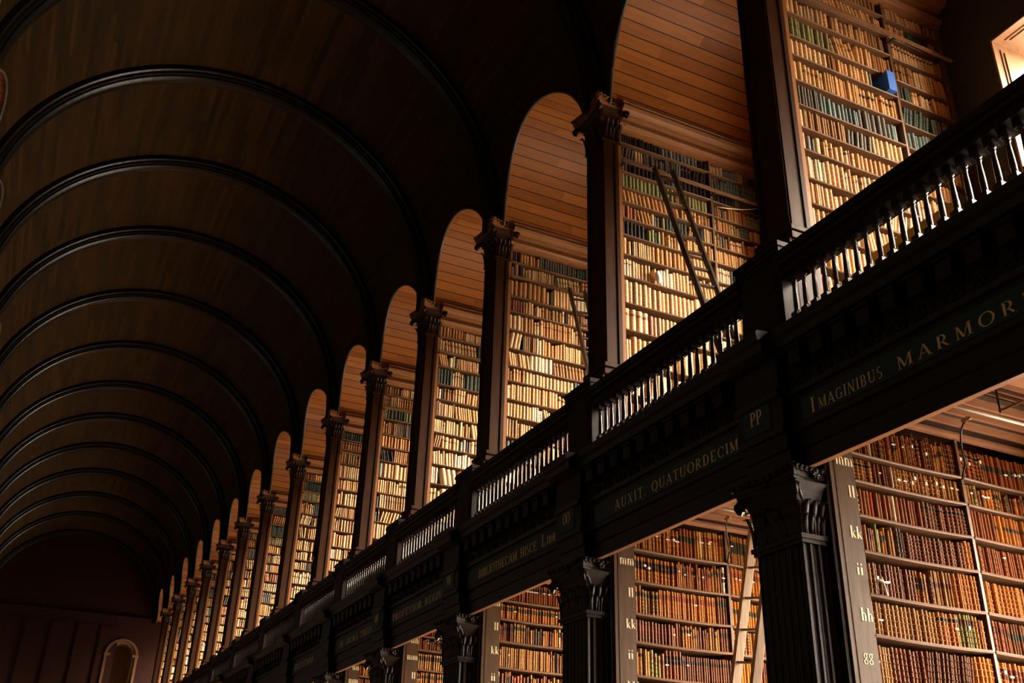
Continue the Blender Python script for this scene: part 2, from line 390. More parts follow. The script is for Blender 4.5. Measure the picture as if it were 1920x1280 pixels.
for (ra, rb, y0, y1) in ((dr + .13, dr + .02, ye - .09, ye), (dr + .02, dr - .10, ye - .03, ye + .3), (dr - .02, dr - .07, ye + .3, ye + .9)):
    A, B = arch_pts(ra), arch_pts(rb)
    for k in range(24):
        dr_.add([(A[k][0], y0, A[k][1]), (A[k + 1][0], y0, A[k + 1][1]), (B[k + 1][0], y0, B[k + 1][1]), (B[k][0], y0, B[k][1]),
                 (A[k][0], y1, A[k][1]), (A[k + 1][0], y1, A[k + 1][1]), (B[k + 1][0], y1, B[k + 1][1]), (B[k][0], y1, B[k][1])],
                [(0, 1, 2, 3), (0, 4, 5, 1), (2, 6, 7, 3), (7, 6, 5, 4)])
    for s in (-1, 1): dr_.box(dx0 + s * ra, dx0 + s * rb, y0, y1, -5.1, dz)
for s in (-1, 1): dr_.box(dx0 + s * (dr + .16), dx0 + s * (dr - .12), ye - .12, ye + .1, dz - .06, dz + .05)
dr_.box(dx0 - .7, dx0 + .7, ye + .9, ye + .95, -5.2, -.8)
struct(dr_, 'door_1', wood('door_wood', (.16, .08, .04), (.26, .14, .07), 'Z', rough=.3, spec=.6))
# gallery floor, lower bay ceilings with mouldings, beam
gf = MB(); gf.box(-.0, XW, -9.6, ye, -5.22, -5.1)
struct(gf, 'floor_gallery', M['ladder_wood'])
lc = MB(); lc.box(.05, XW, -9.6, ye, -5.42, -5.3)
CP_ = [(-.33, -5.42), (-.33, -5.70), (-.365, -5.70), (-.37, -5.665), (-.36, -5.66), (-.36, -5.61), (-.44, -5.61), (-.445, -5.635), (-.475, -5.635), (-.475, -5.56),
       (-.54, -5.56), (-.545, -5.585), (-.575, -5.585), (-.575, -5.51), (-.66, -5.51), (-.665, -5.54), (-.70, -5.54), (-.70, -5.46), (-.78, -5.46), (-.78, -5.42)]
CPB = [(-.84, -5.42), (-.84, -5.475), (-.875, -5.475), (-.875, -5.44), (-.92, -5.44), (-.92, -5.475), (-.955, -5.475), (-.955, -5.42)]
for n in range(-2, 14):
    for s in (1, -1):
        lc.prism([(Y[n] + s * a, b) for a, b in CP_], 'X', .05, XW); lc.prism([(Y[n] + s * a, b) for a, b in CPB], 'X', .05, XW)
struct(lc, 'ceiling_lower', M['ceiling_wood'])
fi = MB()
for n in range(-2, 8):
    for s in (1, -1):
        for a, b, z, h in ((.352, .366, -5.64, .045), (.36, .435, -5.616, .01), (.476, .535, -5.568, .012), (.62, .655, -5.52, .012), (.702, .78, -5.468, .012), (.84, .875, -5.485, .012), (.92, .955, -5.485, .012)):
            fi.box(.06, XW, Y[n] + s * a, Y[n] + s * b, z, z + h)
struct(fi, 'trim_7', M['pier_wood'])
sf_ = MB(); sf_.prism([(-.006, -6.244), (.07, -6.232), (.07, -6.20), (.0, -6.20)], 'Y', -9.6, ye); struct(sf_, 'trim_6', M['ceiling_wood'])
# entablature under the gallery front
en = MB()
EP = [(.04, -6.215), (-.005, -6.24), (-.01, -6.10), (-.03, -6.09), (-.03, -5.96), (-.06, -5.95), (-.07, -5.91), (-.05, -5.90), (-.05, -5.66), (-.08, -5.65),
      (-.09, -5.61), (-.06, -5.60), (-.06, -5.31), (-.10, -5.30), (-.19, -5.27), (-.20, -5.21), (-.235, -5.19), (-.245, -5.12), (-.22, -5.10), (-.03, -5.09), (.04, -5.09)]
en.prism(EP, 'Y', -9.6, ye)
for n in range(-2, 14):                      # the entablature breaks forward over each column
    en.prism([(x - .10, z) if x < 0 else (x, z) for x, z in EP], 'Y', Y[n] - .27, Y[n] + .27)
k = -4.0
while k < ye - .2:                           # modillions
    if min(abs(k - Y[n]) for n in range(-2, 15)) > .36: en.box(-.18, -.05, k - .065, k + .065, -5.47, -5.31); en.box(-.2, -.05, k - .08, k + .08, -5.33, -5.31)
    k += .25
struct(en, 'trim_4', M['dark_wood'])
fs_ = MB()                                   # carved scroll frieze
def scroll(mb, x, y, z, s):
    pts = [(x, y + s * (.012 + .05 * t / 9) * math.cos(t * .8), z + (.012 + .05 * t / 9) * math.sin(t * .8)) for t in range(10)]
    mb.tube(pts, .009, 5)
k = -4.0
while k < 24:
    if min(abs(k - Y[n]) for n in range(-2, 15)) > .36: scroll(fs_, -.068, k, -5.545, 1); scroll(fs_, -.068, k + .1, -5.545, -1)
    k += .25
struct(fs_, 'trim_5', M['dark_wood'])

# ================================================================== COLUMNS AND PILASTERS
def leaf(mb, bx, by, bz, ox, oy, h, wd, curl=.05, t=.008):
    """acanthus leaf rising from (bx,by,bz), leaning out along (ox,oy)"""
    sx, sy = -oy, ox; R_ = 7; C_ = 5
    for layer in (0,):
        vs = []
        for i in range(R_):
            u = i / (R_ - 1); out = .012 + curl * u ** 2.5 ; z = bz + h * (u if u < .85 else .85 + (u - .85) * -.3)
            ww = wd * (.55 + .45 * math.sin(PI * min(1, u * 1.05))) * (1 if i % 2 == 0 else .8) * (1 if u < .8 else .75)
            for j in range(C_):
                v_ = j / (C_ - 1) - .5; bulge = .018 * (1 - 4 * v_ * v_) + (.006 if j % 2 == 0 else 0)
                vs.append((bx + ox * (out + bulge) + sx * v_ * ww, by + oy * (out + bulge) + sy * v_ * ww, z))
        n = len(vs); vs += [(a - ox * t, b - oy * t, c) for a, b, c in vs]
        fs = []
        for i in range(R_ - 1):
            for j in range(C_ - 1):
                a = i * C_ + j; fs += [(a, a + 1, a + C_ + 1, a + C_), (n + a, n + a + C_, n + a + C_ + 1, n + a + 1)]
            for a, b in ((i * C_, i * C_ + C_), (i * C_ + C_ - 1, i * C_ + 2 * C_ - 1)): fs.append((a, b, n + b, n + a))
        fs += [((R_ - 1) * C_ + j, (R_ - 1) * C_ + j + 1, n + (R_ - 1) * C_ + j + 1, n + (R_ - 1) * C_ + j) for j in range(C_ - 1)]
        mb.add(vs, fs, None, True)
def volute(mb, x, y, z, ox, oy, r=.055):
    pts = []; 
    for k in range(15):
        a = -PI / 2 + k * .62; rr = r * (1 - k / 19); pts.append((x + ox * rr * math.cos(a), y + oy * rr * math.cos(a), z + rr * math.sin(a)))
    mb.tube(pts, [.022 - .0008 * k for k in range(15)], 7)
    mb.tube([(x - oy * .035, y + ox * .035, z), (x + oy * .035, y - ox * .035, z)], r * .55, 10)
def capital(parent, x0, x1, hs, z0, z1, over, mat, ox1):
    """Corinthian capital over a square shaft x0..x1, half width hs, between z0 and z1"""
    root = parent['_root']; H = z1 - z0; ab = H * .22; xc = (x0 + x1) / 2; hx = (x1 - x0) / 2
    bell = MB(); n = 6
    for i in range(n):
        u0, u1 = i / n, (i + 1) / n; g0 = over * .55 * u0 ** 3; g1 = over * .55 * u1 ** 3
        za, zb = z0 + (H - ab) * u0, z0 + (H - ab) * u1; h0, h1 = min(g0, ox1), min(g1, ox1)
        bell.add([(x0 - g0, -hs - g0, za), (x1 + h0, -hs - g0, za), (x1 + h0, hs + g0, za), (x0 - g0, hs + g0, za),
                  (x0 - g1, -hs - g1, zb), (x1 + h1, -hs - g1, zb), (x1 + h1, hs + g1, zb), (x0 - g1, hs + g1, zb)],
                 [(0, 1, 5, 4), (1, 2, 6, 5), (2, 3, 7, 6), (3, 0, 4, 7)])
    bell.box(x0 - .03, x1 + min(.03, ox1), -hs - .03, hs + .03, z0 - .03, z0)
    cap = bell.build('capital', mat, parent)
    A = MB(); hy = hs + over; hxx = hx + over; pts = []
    cs = [(-hxx, -hy), (hxx, -hy), (hxx, hy), (-hxx, hy)]
    for i in range(4):                       # concave sides
        p, q = cs[i], cs[(i + 1) % 4]; nx, ny = -(p[0] + q[0]) / 2, -(p[1] + q[1]) / 2; L_ = math.hypot(nx, ny) or 1
        for k in range(8):
            u = .04 + .92 * k / 7; d = .34 * over * math.sin(PI * u)
            pts.append((min(x1 + ox1, xc + p[0] + (q[0] - p[0]) * u + nx / L_ * d), p[1] + (q[1] - p[1]) * u + ny / L_ * d))
    def ring(e, za, zb): A.prism([(xc + (a - xc) * (1 + e), b * (1 + e)) for a, b in pts], 'Z', za, zb)
    ring(0, z1 - ab * .38, z1); ring(-.05, z1 - ab * .8, z1 - ab * .38); ring(-.10, z1 - ab, z1 - ab * .8)
    for k in range(9):                       # carved egg and leaf row on the two seen faces
        u = -.85 + 1.7 * k / 8; d = .34 * over * math.cos(u * PI / 2); far = xc + u * hxx > x1 + ox1 - .02
        if not far: A.tube([(xc + u * hxx, -hy + d + .004, z1 - ab * .42), (xc + u * hxx + .015, -hy + d - .008, z1 - ab * .2), (xc + u * hxx, -hy + d + .002, z1 - ab * .03)], [.012, .02, .006], 6)
        A.tube([(x0 - over + d + .004 + .0, u * hy, z1 - ab * .42), (x0 - over + d - .006, u * hy + .015, z1 - ab * .2), (x0 - over + d, u * hy, z1 - ab * .03)], [.012, .02, .006], 6)
    if ox1:
        for k in range(7):
            u = -.8 + 1.6 * k / 6; d = .34 * over * math.cos(u * PI / 2); px = xc + u * hxx
            if px < x1 + ox1 - .03: A.tube([(px + .028 * math.cos(q * .9) * (1 - q / 12), -hy + d - .004, z1 - ab * .36 + .034 * math.sin(q * .9) * (1 - q / 12)) for q in range(9)], .007, 5)
            A.tube([(x0 - over + d - .004, u * hy + .028 * math.cos(q * .9) * (1 - q / 12), z1 - ab * .36 + .034 * math.sin(q * .9) * (1 - q / 12)) for q in range(9)], .007, 5)
    A.build('abacus', M['case_wood'] if ox1 else mat, cap, root=root)  # lighter wood on the upper abacus stands in for light falling on it
    lf = MB()
    for tier, (hh, zz, cu) in enumerate(((H * .36, z0, over * .35), (H * .58, z0 + .01, over * .5))):
        m = 4 if tier == 0 else 3
        for j in range(m):
            u = (j + .5) / m * 2 - 1
            for ox, oy in ((-1, 0), (0, -1), (0, 1)):
                bx, by = (x0, u * hs) if ox else (xc + u * hx, oy * hs)
                leaf(lf, bx, by, zz, ox, oy, hh, (2 * hs if ox else 2 * hx) / m * 1.0, cu)
    for ox, oy in ((-1, -1), (-1, 1), (1, -1)):
        bx = x0 if ox < 0 else x1; leaf(lf, bx, oy * hs, z0 + .01, ox * .707, oy * .707, H * .55, .1, over * .5)
    lf.build('acanthus_leaves', mat, cap, root=root)
    for ox, oy in ((-1, -1), (-1, 1), (1, -1), (1, 1)):
        if ox > 0 and ox1 < .05: continue
        v = MB(); vx = x0 - over + .07 if ox < 0 else x1 + ox1 - .03; vy = oy * (hy - .07)
        volute(v, vx, vy, z1 - ab - .055, ox * .707, oy * .707)
        v.tube([(xc + ox * hx * .5, oy * hs * .5 if False else oy * (hs + .0), z0 + H * .45), (xc + ox * hx, oy * (hs + .03), z0 + H * .62), (vx, vy, z1 - ab - .01)], [.016, .02, .018], 6)
        v.build('volute', mat, cap, root=root)
    for ox, oy in ((-1, 0), (0, -1)):        # central rosette
        r_ = MB(); px, py = (x0 - over * .62, 0) if ox else (xc, -hs - over * .62)
        for k in range(6):
            a = k * PI / 3; r_.tube([(px, py, z1 - ab * .5), (px - oy * 0 + (-oy) * .04 * math.cos(a) + ox * .01, py + ox * .04 * math.cos(a) + oy * .01, z1 - ab * .5 + .04 * math.sin(a))], [.014, .012], 6)
        r_.build('rosette', mat, cap, root=root)
def upper_pilaster():
    t = thing('wooden_pilaster', (.34, 0, -5.1), '', 'pilaster', 'upper gallery pilasters')
    s = MB(); x0, x1, h = .24, .46, .2
    s.box(x0, x1, -h, h, -3.9, -.62)
    for e, d in ((.0, .018), (.012, .0)): pass
    s.box(x0 - .018, x0, -h, -h + .045, -3.9, -.62).box(x0 - .018, x0, h - .045, h, -3.9, -.62)     # raised edges of the sunk panel
    s.box(x0 - .010, x0, -h + .045, -h + .06, -3.88, -.64).box(x0 - .010, x0, h - .06, h - .045, -3.88, -.64)
    s.box(x0, x0 + .035, -h - .014, -h, -3.9, -.62).box(x1 - .05, x1, -h - .014, -h, -3.9, -.62)
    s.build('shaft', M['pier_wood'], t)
    b = MB()
    for za, zb, e in ((-3.945, -3.89, .06), (-3.98, -3.945, .035), (-4.05, -3.98, .075), (-5.1, -4.05, .055)): b.box(x0 - e, x1 + .0, -h - e, h + e, za, zb)
    b.prism([(x0 - .05, -4.03), (x0 - .09, -4.03), (x0 - .09, -4.09), (x0 - .05, -4.11)], 'Y', -h - .05, h + .05)
    b.build('plinth', M['pier_wood'], t, bevel=.006)
    capital(t, x0, x1, h, -.62, 0, .18, M['pier_wood'], .09)
    return t
up = upper_pilaster()
cm = cmap()
def pier_label(i, where): return nth(i, 'upper brown wooden pilaster with leafy capital, ' + where)
for n in range(0, 14):
    o = up if n == 0 else dup(up, (.34, Y[n], -5.1), 0, childmap=cm)
    o['label'] = ('brown wooden upper pilaster with leafy capital, ' + ('nearest the camera, its top cut off' if n == 0 else
                  'last before the end wall' if n == 13 else ORD[n + 1] + ' nearest on right side'))
for n in (1, 2, 3):
    o = dup(up, (2 * XC - .34, Y[n], -5.1), PI, childmap=cm)
    o['label'] = 'leafy pilaster capital at left picture edge, ' + ('highest' if n == 1 else 'second highest' if n == 2 else 'third highest') + ' one across the hall'
    o['group'] = 'upper pilasters across the hall'
# lower fluted columns
def lower_column():
    t = thing('fluted_column', (.05, 0, -10.5), '', 'column', 'fluted columns under the gallery')
    x0, x1, h = -.075, .16, .265; fl_ = 7; pts = []
    def flutes(p, q, m):
        out = []; dx, dy = q[0] - p[0], q[1] - p[1]; L_ = math.hypot(dx, dy); nx, ny = -dy / L_, dx / L_
        for k in range(m):
            a, b = (k + .12) / m, (k + .88) / m
            for j in range(7):
                u = a + (b - a) * j / 6; d = .018 * math.sin(PI * j / 6) ** .6; out.append((p[0] + dx * u + nx * d, p[1] + dy * u + ny * d))
        return out
    pts = [(x0, h)] + flutes((x0, h), (x0, -h), 7) + [(x0, -h)] + flutes((x0, -h), (x1, -h), 3) + [(x1, -h), (x1, h)] 
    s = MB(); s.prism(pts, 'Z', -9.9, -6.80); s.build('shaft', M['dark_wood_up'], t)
    b = MB()
    for za, zb, e in ((-10.5, -10.2, .07), (-10.2, -10.1, .09), (-10.1, -10.0, .05), (-10.0, -9.9, .03)): b.box(x0 - e, x1, -h - e, h + e, za, zb)
    b.build('base', M['dark_wood_up'], t, bevel=.01)
    nk = MB(); nk.box(x0 - .035, x1, -h - .035, h + .035, -6.80, -6.765).box(x0 - .02, x1, -h - .02, h + .02, -6.83, -6.80)
    nk.build('neck_moulding', M['dark_wood_up'], t)
    capital(t, x0, x1, h - .01, -6.765, -6.245, .14, M['dark_wood_up'], 0)
    return t
lo = lower_column(); cm = cmap()
for n in range(0, 5):
    o = lo if n == 0 else dup(lo, (.05, Y[n], -10.5), 0, childmap=cm)
    o['label'] = 'dark fluted column with leafy capital holding the gallery, ' + ('nearest and largest' if n == 0 else ORD[n + 1] + ' nearest')

# ================================================================== BALUSTRADES
def pedestal(n):
    t = thing('balustrade_pedestal', (.07, Y[n], -5.1), 'dark panelled pedestal in gallery railing, ' + ('right of the ladder bay, in front of nearest pilaster' if n == 0 else
              'in front of last pilaster' if n == 13 else 'in front of ' + ORD[n + 1] + ' nearest pilaster'), 'pedestal', 'railing pedestals')
    y = Y[n]; x0, x1, h = -.01, .17, .27
    b = MB(); b.box(x0, x1, y - h, y + h, -5.02, -4.27)
    for e, d in ((.04, .008), (.065, .014)):
        b.box(x0 - d, x0, y - h + e, y + h - e, -4.95 + e, -4.38 - e)
    b.build('body', M['dark_wood_up'], t, bevel=.004)
    c = MB()
    for za, zb, e in ((-4.30, -4.27, .015), (-4.27, -4.22, .03), (-4.22, -4.185, .042), (-4.185, -4.163, .036)): c.box(x0 - e, x1 + e, y - h - e, y + h + e, za, zb)
    c.build('cap', M['dark_wood'], t, bevel=.004)
    f = MB()
    for za, zb, e in ((-5.1, -5.05, .045), (-5.05, -5.02, .03), (-5.02, -4.99, .015)): f.box(x0 - e, x1 + e, y - h - e, y + h + e, za, zb)
    f.build('foot', M['dark_wood'], t, bevel=.004)
for n in range(-1, 14): 
    if n >= 0: pedestal(n)
def baluster_mb():
    b = MB(); q = .028
    b.box(-q - .008, q + .008, -q - .008, q + .008, -4.955, -4.875)
    b.lathe(0, 0, [(.030, -4.875), (.032, -4.866), (.025, -4.858), (.0215, -4.85), (.0225, -4.80), (.021, -4.73), (.018, -4.66), (.0165, -4.61),
                   (.022, -4.604), (.022, -4.596), (.017, -4.59), (.018, -4.58), (.032, -4.566)], 12)
    b.box(-q - .008, q + .008, -q - .008, q + .008, -4.566, -4.513)
    return b
bal_me = None
for n in range(-1, 14):
    a = Y[n] + .28; b_ = (Y[n + 1] if n < 13 else ye + .28) - .28; 
    t = thing('balustrade', (.07, (a + b_) / 2, -5.1), '', 'balustrade', 'gallery railing sections')
    t['label'] = ('dark turned balustrade section of the gallery, ' + ('nearest, running off the right edge' if n == -1 else
                  'last before end wall' if n == 13 else ORD[n + 2] + ' nearest, between two pedestals'))
    r = MB(); r.prism([(-.035, -4.515), (-.035, -4.50), (-.005, -4.495), (.0, -4.42), (-.03, -4.405), (-.035, -4.37), (-.055, -4.36), (-.06, -4.31), (-.05, -4.285), (-.02, -4.27),
                       (.16, -4.27), (.19, -4.285), (.20, -4.31), (.19, -4.36), (.17, -4.37), (.165, -4.405), (.14, -4.42), (.14, -4.495), (.17, -4.50), (.17, -4.515)], 'Y', a, b_)
    r.build('handrail', M['dark_wood'], t)
    r = MB(); r.prism([(-.03, -5.10), (-.03, -5.03), (-.01, -5.02), (-.0, -4.975), (.02, -4.955), (.11, -4.955), (.13, -4.975), (.14, -5.02), (.16, -5.03), (.16, -5.10)], 'Y', a, b_)
    r.build('base_rail', M['dark_wood'], t)
    cnt = max(12, round((b_ - a) / .121)); stp = (b_ - a) / cnt
    for k in range(cnt):
        if bal_me is None:
            ob = baluster_mb().build('baluster', M['baluster_paint'] if 'baluster_paint' in M else plain('baluster_paint', (.035, .024, .022), rough=.22, spec=.6), t, root=(0, 0, 0)); bal_me = ob
        else: ob = bal_me.copy(); col.objects.link(ob); ob.parent = t
        ob.location = (.06 - .07, a + stp * (k + .5) - (a + b_) / 2, 5.1)

# ================================================================== LETTERING
def glyph(ch):
    P = []
    def line(x0, y0, x1, y1, w_): P.append([(x0 - w_ / 2, y0), (x0 + w_ / 2, y0), (x1 + w_ / 2, y1), (x1 - w_ / 2, y1)])
    def hb(x0, x1, y, w_=.05): P.append([(x0, y - w_ / 2), (x1, y - w_ / 2), (x1, y + w_ / 2), (x0, y + w_ / 2)])
    def sf(x, y, r=.11): hb(x - r, x + r, y + (.025 if y < .5 else -.025))
    def arc(cx, cy, rx, ry, a0, a1, wt=.13, wn=.045, n=14):
        for k in range(n):
            q = []
            for a, e in ((a0 + (a1 - a0) * k / n, 0), (a0 + (a1 - a0) * (k + 1) / n, 0), (a0 + (a1 - a0) * (k + 1) / n, 1), (a0 + (a1 - a0) * k / n, 1)):
                a = math.radians(a); q.append((cx + (rx - e * wt) * math.cos(a), cy + (ry - e * wn) * math.sin(a)))
            P.append(q)
    T, t = (.19, .075) if ch in 'mnlikhg' else (.14, .05)
    W = .6
    if ch == 'I': line(.16, 0, .16, 1, T); sf(.16, 0, .15); sf(.16, 1, .15); W = .32
    elif ch == 'M': line(.13, 0, .13, 1, t); line(.13, 1, .48, .05, T); line(.48, .05, .82, 1, t); line(.85, 0, .85, 1, T); sf(.13, 0); sf(.85, 0, .15); sf(.1, 1, .1); sf(.88, 1, .12); W = 1.0
    elif ch == 'A': line(.08, 0, .4, 1, t); line(.4, 1, .74, 0, T); hb(.2, .6, .33); sf(.08, 0); sf(.74, 0, .15); W = .82
    elif ch == 'N': line(.12, 0, .12, 1, t); line(.12, 1, .7, 0, T); line(.7, 0, .7, 1, t); sf(.12, 0); sf(.1, 1); sf(.7, 1); W = .84
    elif ch in 'GC':
        arc(.45, .5, .42, .5, 45, 315); W = .84
        if ch == 'G': line(.72, .03, .72, .42, T); sf(.72, .42, .14)
        else: line(.74, .68, .74, .92, t)
    elif ch == 'B': line(.16, 0, .16, 1, T); arc(.3, .74, .3, .26, -90, 90); arc(.3, .26, .34, .28, -90, 90); hb(.05, .32, .975); hb(.05, .32, .025); hb(.2, .32, .5); W = .7
    elif ch == 'U': line(.16, .35, .16, 1, T); arc(.42, .36, .33, .37, 180, 360, .1); line(.72, .35, .72, 1, t); sf(.16, 1, .14); sf(.72, 1); W = .86
    elif ch == 'S': arc(.3, .74, .25, .26, 40, 270, .1, .05); arc(.3, .26, .27, .27, -140, 90, .1, .05); W = .58
    elif ch in 'RPD':
        line(.16, 0, .16, 1, T); sf(.16, 0, .15); hb(.05, .3, .975)
        if ch == 'D': arc(.28, .5, .48, .5, -90, 90); hb(.16, .3, .025); W = .82
        else: arc(.3, .72, .3, .28, -90, 90); hb(.2, .32, .46); W = .62
        if ch == 'R': line(.36, .46, .68, 0, T); sf(.7, 0, .1); W = .78
    elif ch in 'OQ': arc(.47, .5, .45, .51, 0, 360, .13, .045, 24); W = .94; (line(.5, .05, .78, -.22, .1) if ch == 'Q' else None)
    elif ch == 'X': line(.1, 1, .66, 0, T); line(.66, 1, .1, 0, t); sf(.1, 0); sf(.66, 0); sf(.1, 1); sf(.66, 1); W = .78
    elif ch == 'T': line(.38, 0, .38, 1, T); hb(.02, .74, .975); sf(.38, 0, .15); line(.04, .8, .04, 1, t); line(.72, .8, .72, 1, t); W = .76
    elif ch in 'EFL':
        line(.16, 0, .16, 1, T); hb(.04, .28, .025); hb(.04, .28, .975)
        if ch in 'EF': hb(.16, .6, .975); line(.6, .78, .6, 1, t); hb(.16, .45, .5)
        if ch in 'EL': hb(.16, .64, .025); line(.64, 0, .64, .24, t)
        W = .7
    elif ch == 'H': line(.16, 0, .16, 1, T); line(.72, 0, .72, 1, T); hb(.16, .72, .5); [sf(x, y, .14) for x in (.16, .72) for y in (0, 1)]; W = .9
    elif ch == '.': line(.08, 0, .08, .12, .12); W = .2
    elif ch == ' ': W = .5
    elif ch == 'l': line(.16, 0, .16, 1, T); sf(.16, 0, .14); hb(.02, .16, .96, .07); W = .34
    elif ch == 'i': line(.16, 0, .16, .6, T); sf(.16, 0, .14); hb(.03, .16, .57, .06); arc(.16, .83, .08, .09, 0, 360, .079, .089, 10); W = .34
    elif ch in 'hn':
        line(.16, 0, .16, 1 if ch == 'h' else .62, T); sf(.16, 0, .13); line(.5, 0, .5, .42, T); arc(.36, .38, .21, .26, 0, 120, .12, .07); sf(.5, 0, .13); hb(.02, .16, .96 if ch == 'h' else .59, .06); W = .66
    elif ch == 'm':
        line(.14, 0, .14, .62, T); hb(.0, .14, .59, .06); sf(.14, 0, .12)
        for x in (.47, .80): line(x, 0, x, .42, T); arc(x - .13, .38, .2, .26, 0, 120, .12, .07); sf(x, 0, .12)
        W = .95
    elif ch == 'k': line(.16, 0, .16, 1, T); sf(.16, 0, .13); hb(.02, .16, .96, .06); line(.2, .25, .5, .6, t); line(.3, .38, .58, 0, T); hb(.42, .62, .58); hb(.46, .7, .025); W = .68
    elif ch == 'g': arc(.3, .42, .22, .2, 0, 360, .1, .045, 16); arc(.3, .0, .26, .17, 0, 360, .1, .05, 16); line(.3, .13, .3, .25, .1); hb(.42, .6, .57, .07); W = .62
    return P, W
LETTERS = []
def text(mb, s, origin, du, dv, dn, hgt, track=.18, wide=1.0, first=None, total=None):
    """letters laid from origin along du (unit), up dv, raised along dn; total = fit to this length"""
    adv = []; x = 0
    for i, ch in enumerate(s):
        P, W = glyph(ch); k = (first if (first and (i == 0 or s[i - 1] == ' ' and first > 1 and s.find(' ') != -1 and s.startswith('BIB'))) else 1)
        adv.append((P, x, k)); x += W * k + track
    x -= track; sx = wide if not total else total / (x * hgt)
    o = Vector(origin); du = Vector(du); dv = Vector(dv); dn = Vector(dn)
    for P, x_, k in adv:
        if mb is None: g_ = MB(); LETTERS.append(g_) if P else None
        else: g_ = mb
        for q in P:
            m = len(q); base = [o + du * ((x_ + a * k) * hgt * sx) + dv * (b * hgt * k) for a, b in q]
            g_.add([p + dn * .003 for p in base] + base, [tuple(range(m))] + [(i, m + i, m + (i + 1) % m, (i + 1) % m) for i in range(m)])
    return mb
INS = {0: ('IMAGINIBUS MARMOREIS', 'gold inscription starting IMAGINIBUS MARMOR on green band, largest, at right'), 1: ('AUXIT. QUATUORDECIM.', 'gold inscription AUXIT. QUATUORDECIM. on green band above second column gap'),
       2: ('BIBLIOTHECAM HISCE LIBR', 'gold inscription BIBLIOTHECAM HISCE on green band'), 3: ('PROFESSOR REGIUS', 'faint gold inscription PROFESSOR REG on green band'),
       4: ('IN SACRA THEOL', 'faint gold inscription SACRA THEOL on dark green band'), 5: ('ECCLESIAE', 'faint gold inscription on green band under fifth railing section, illegible')}
TX = {0: (-.50, None, 20), 1: (2.43, .15, 0), 2: (5.80, 3.42, 0), 3: (9.1, 6.95, 0), 4: (11.9, 10.0, 0), 5: (15.0, 13.6, 0)}
for n in range(0, 6):
    t = thing('inscription_panel', (-.055, (Y[n] + Y[n - 1]) / 2, -5.9), INS[n][1], 'sign', 'inscription bands on the gallery front')
    p = MB(); p.box(-.058, -.05, Y[n - 1] + .40, Y[n] - .40, -5.895, -5.70); p.build('panel', M['frieze_green'], t)
    s = INS[n][0]
    if n == 0:
        text(None, 'I', (-.058, -.50, -5.865), (0, -1, 0), (0, 0, 1), (-1, 0, 0), .125, .2, 1.0)
        text(None, 'MAGINIBUS', (-.058, -.585, -5.862), (0, -1, 0), (0, 0, 1), (-1, 0, 0), .092, .2, total=.66)
        text(None, 'MARMOREIS', (-.058, -1.39, -5.868), (0, -1, 0), (0, 0, 1), (-1, 0, 0), .098, .35, total=1.36)
    elif n == 1:
        text(None, 'AUXIT.', (-.058, 2.43, -5.862), (0, -1, 0), (0, 0, 1), (-1, 0, 0), .105, .3, total=.57)
        text(None, 'QUATUORDECIM.', (-.058, 1.755, -5.862), (0, -1, 0), (0, 0, 1), (-1, 0, 0), .10, .2, total=1.385)
    elif n == 2:
        text(None, 'BIBLIOTHECAM', (-.058, 5.82, -5.862), (0, -1, 0), (0, 0, 1), (-1, 0, 0), .11, .12, total=1.12)
        text(None, 'HISCE', (-.058, 4.60, -5.862), (0, -1, 0), (0, 0, 1), (-1, 0, 0), .11, .12, total=.42)
        text(None, 'L', (-.058, 4.05, -5.862), (0, -1, 0), (0, 0, 1), (-1, 0, 0), .14, .12); text(None, 'IBR', (-.058, 3.92, -5.862), (0, -1, 0), (0, 0, 1), (-1, 0, 0), .09, .12, total=.22)
    else: text(None, s, (-.058, TX[n][0], -5.862), (0, -1, 0), (0, 0, 1), (-1, 0, 0), .105, .18, total=TX[n][0] - TX[n][1])
    for L1 in LETTERS: L1.build('letter', M['gold'], t)
    LETTERS.clear()
for n, s in ((0, 'PP'), (1, 'OO'), (2, 'NN'), (3, 'MM')):
    yy = Y[n]; t = thing('letter_plaque', (-.155, yy, -5.9), 'small square plaque with gold letters %s above %s column' % (s, ('nearest', 'second nearest', 'third nearest', 'fourth nearest')[n]), 'sign', 'letter plaques over the columns')
    p = MB(); p.box(-.158, -.15, yy - .13, yy + .20, -5.88, -5.62); p.build('plate', M['frieze_green'], t)
    l = MB(); text(l, s, (-.158, yy + .115, -5.80), (0, -1, 0), (0, 0, 1), (-1, 0, 0), .125, .04, total=.15); tag(l.build('lettering', M['gold'], t), 'gold serif capitals')

# ================================================================== BOOKS
CALF = [((.42, .15, .022), 'tan brown'), ((.30, .085, .016), 'reddish brown'), ((.52, .19, .022), 'orange brown'), ((.20, .065, .015), 'dark brown'), ((.36, .16, .032), 'mottled brown'), ((.48, .23, .05), 'light tan')]
CALFX = [((.78, .64, .40), 'cream'), ((.55, .13, .04), 'red'), ((.32, .26, .07), 'olive'), ((.62, .40, .12), 'yellow tan'), ((.10, .06, .03), 'blackish')]
VEL = [((.66, .37, .15), 'tan'), ((.76, .47, .22), 'pale tan'), ((.52, .25, .085), 'brown'), ((.62, .41, .20), 'buff'), ((.34, .17, .06), 'mid brown')]
VELX = [((.07, .09, .06), 'dark green'), ((.03, .022, .016), 'black'), ((.022, .02, .016), 'black'), ((.16, .20, .18), 'grey blue'), ((.30, .10, .05), 'red'), ((.80, .66, .42), 'cream'), ((.30, .28, .12), 'olive'), ((.14, .12, .09), 'dark grey')]
def jit(c, a=.16):
    k = random.uniform(1 - a, 1 + a); return tuple(max(.004, min(1, v * k * random.uniform(.95, 1.05))) for v in c)
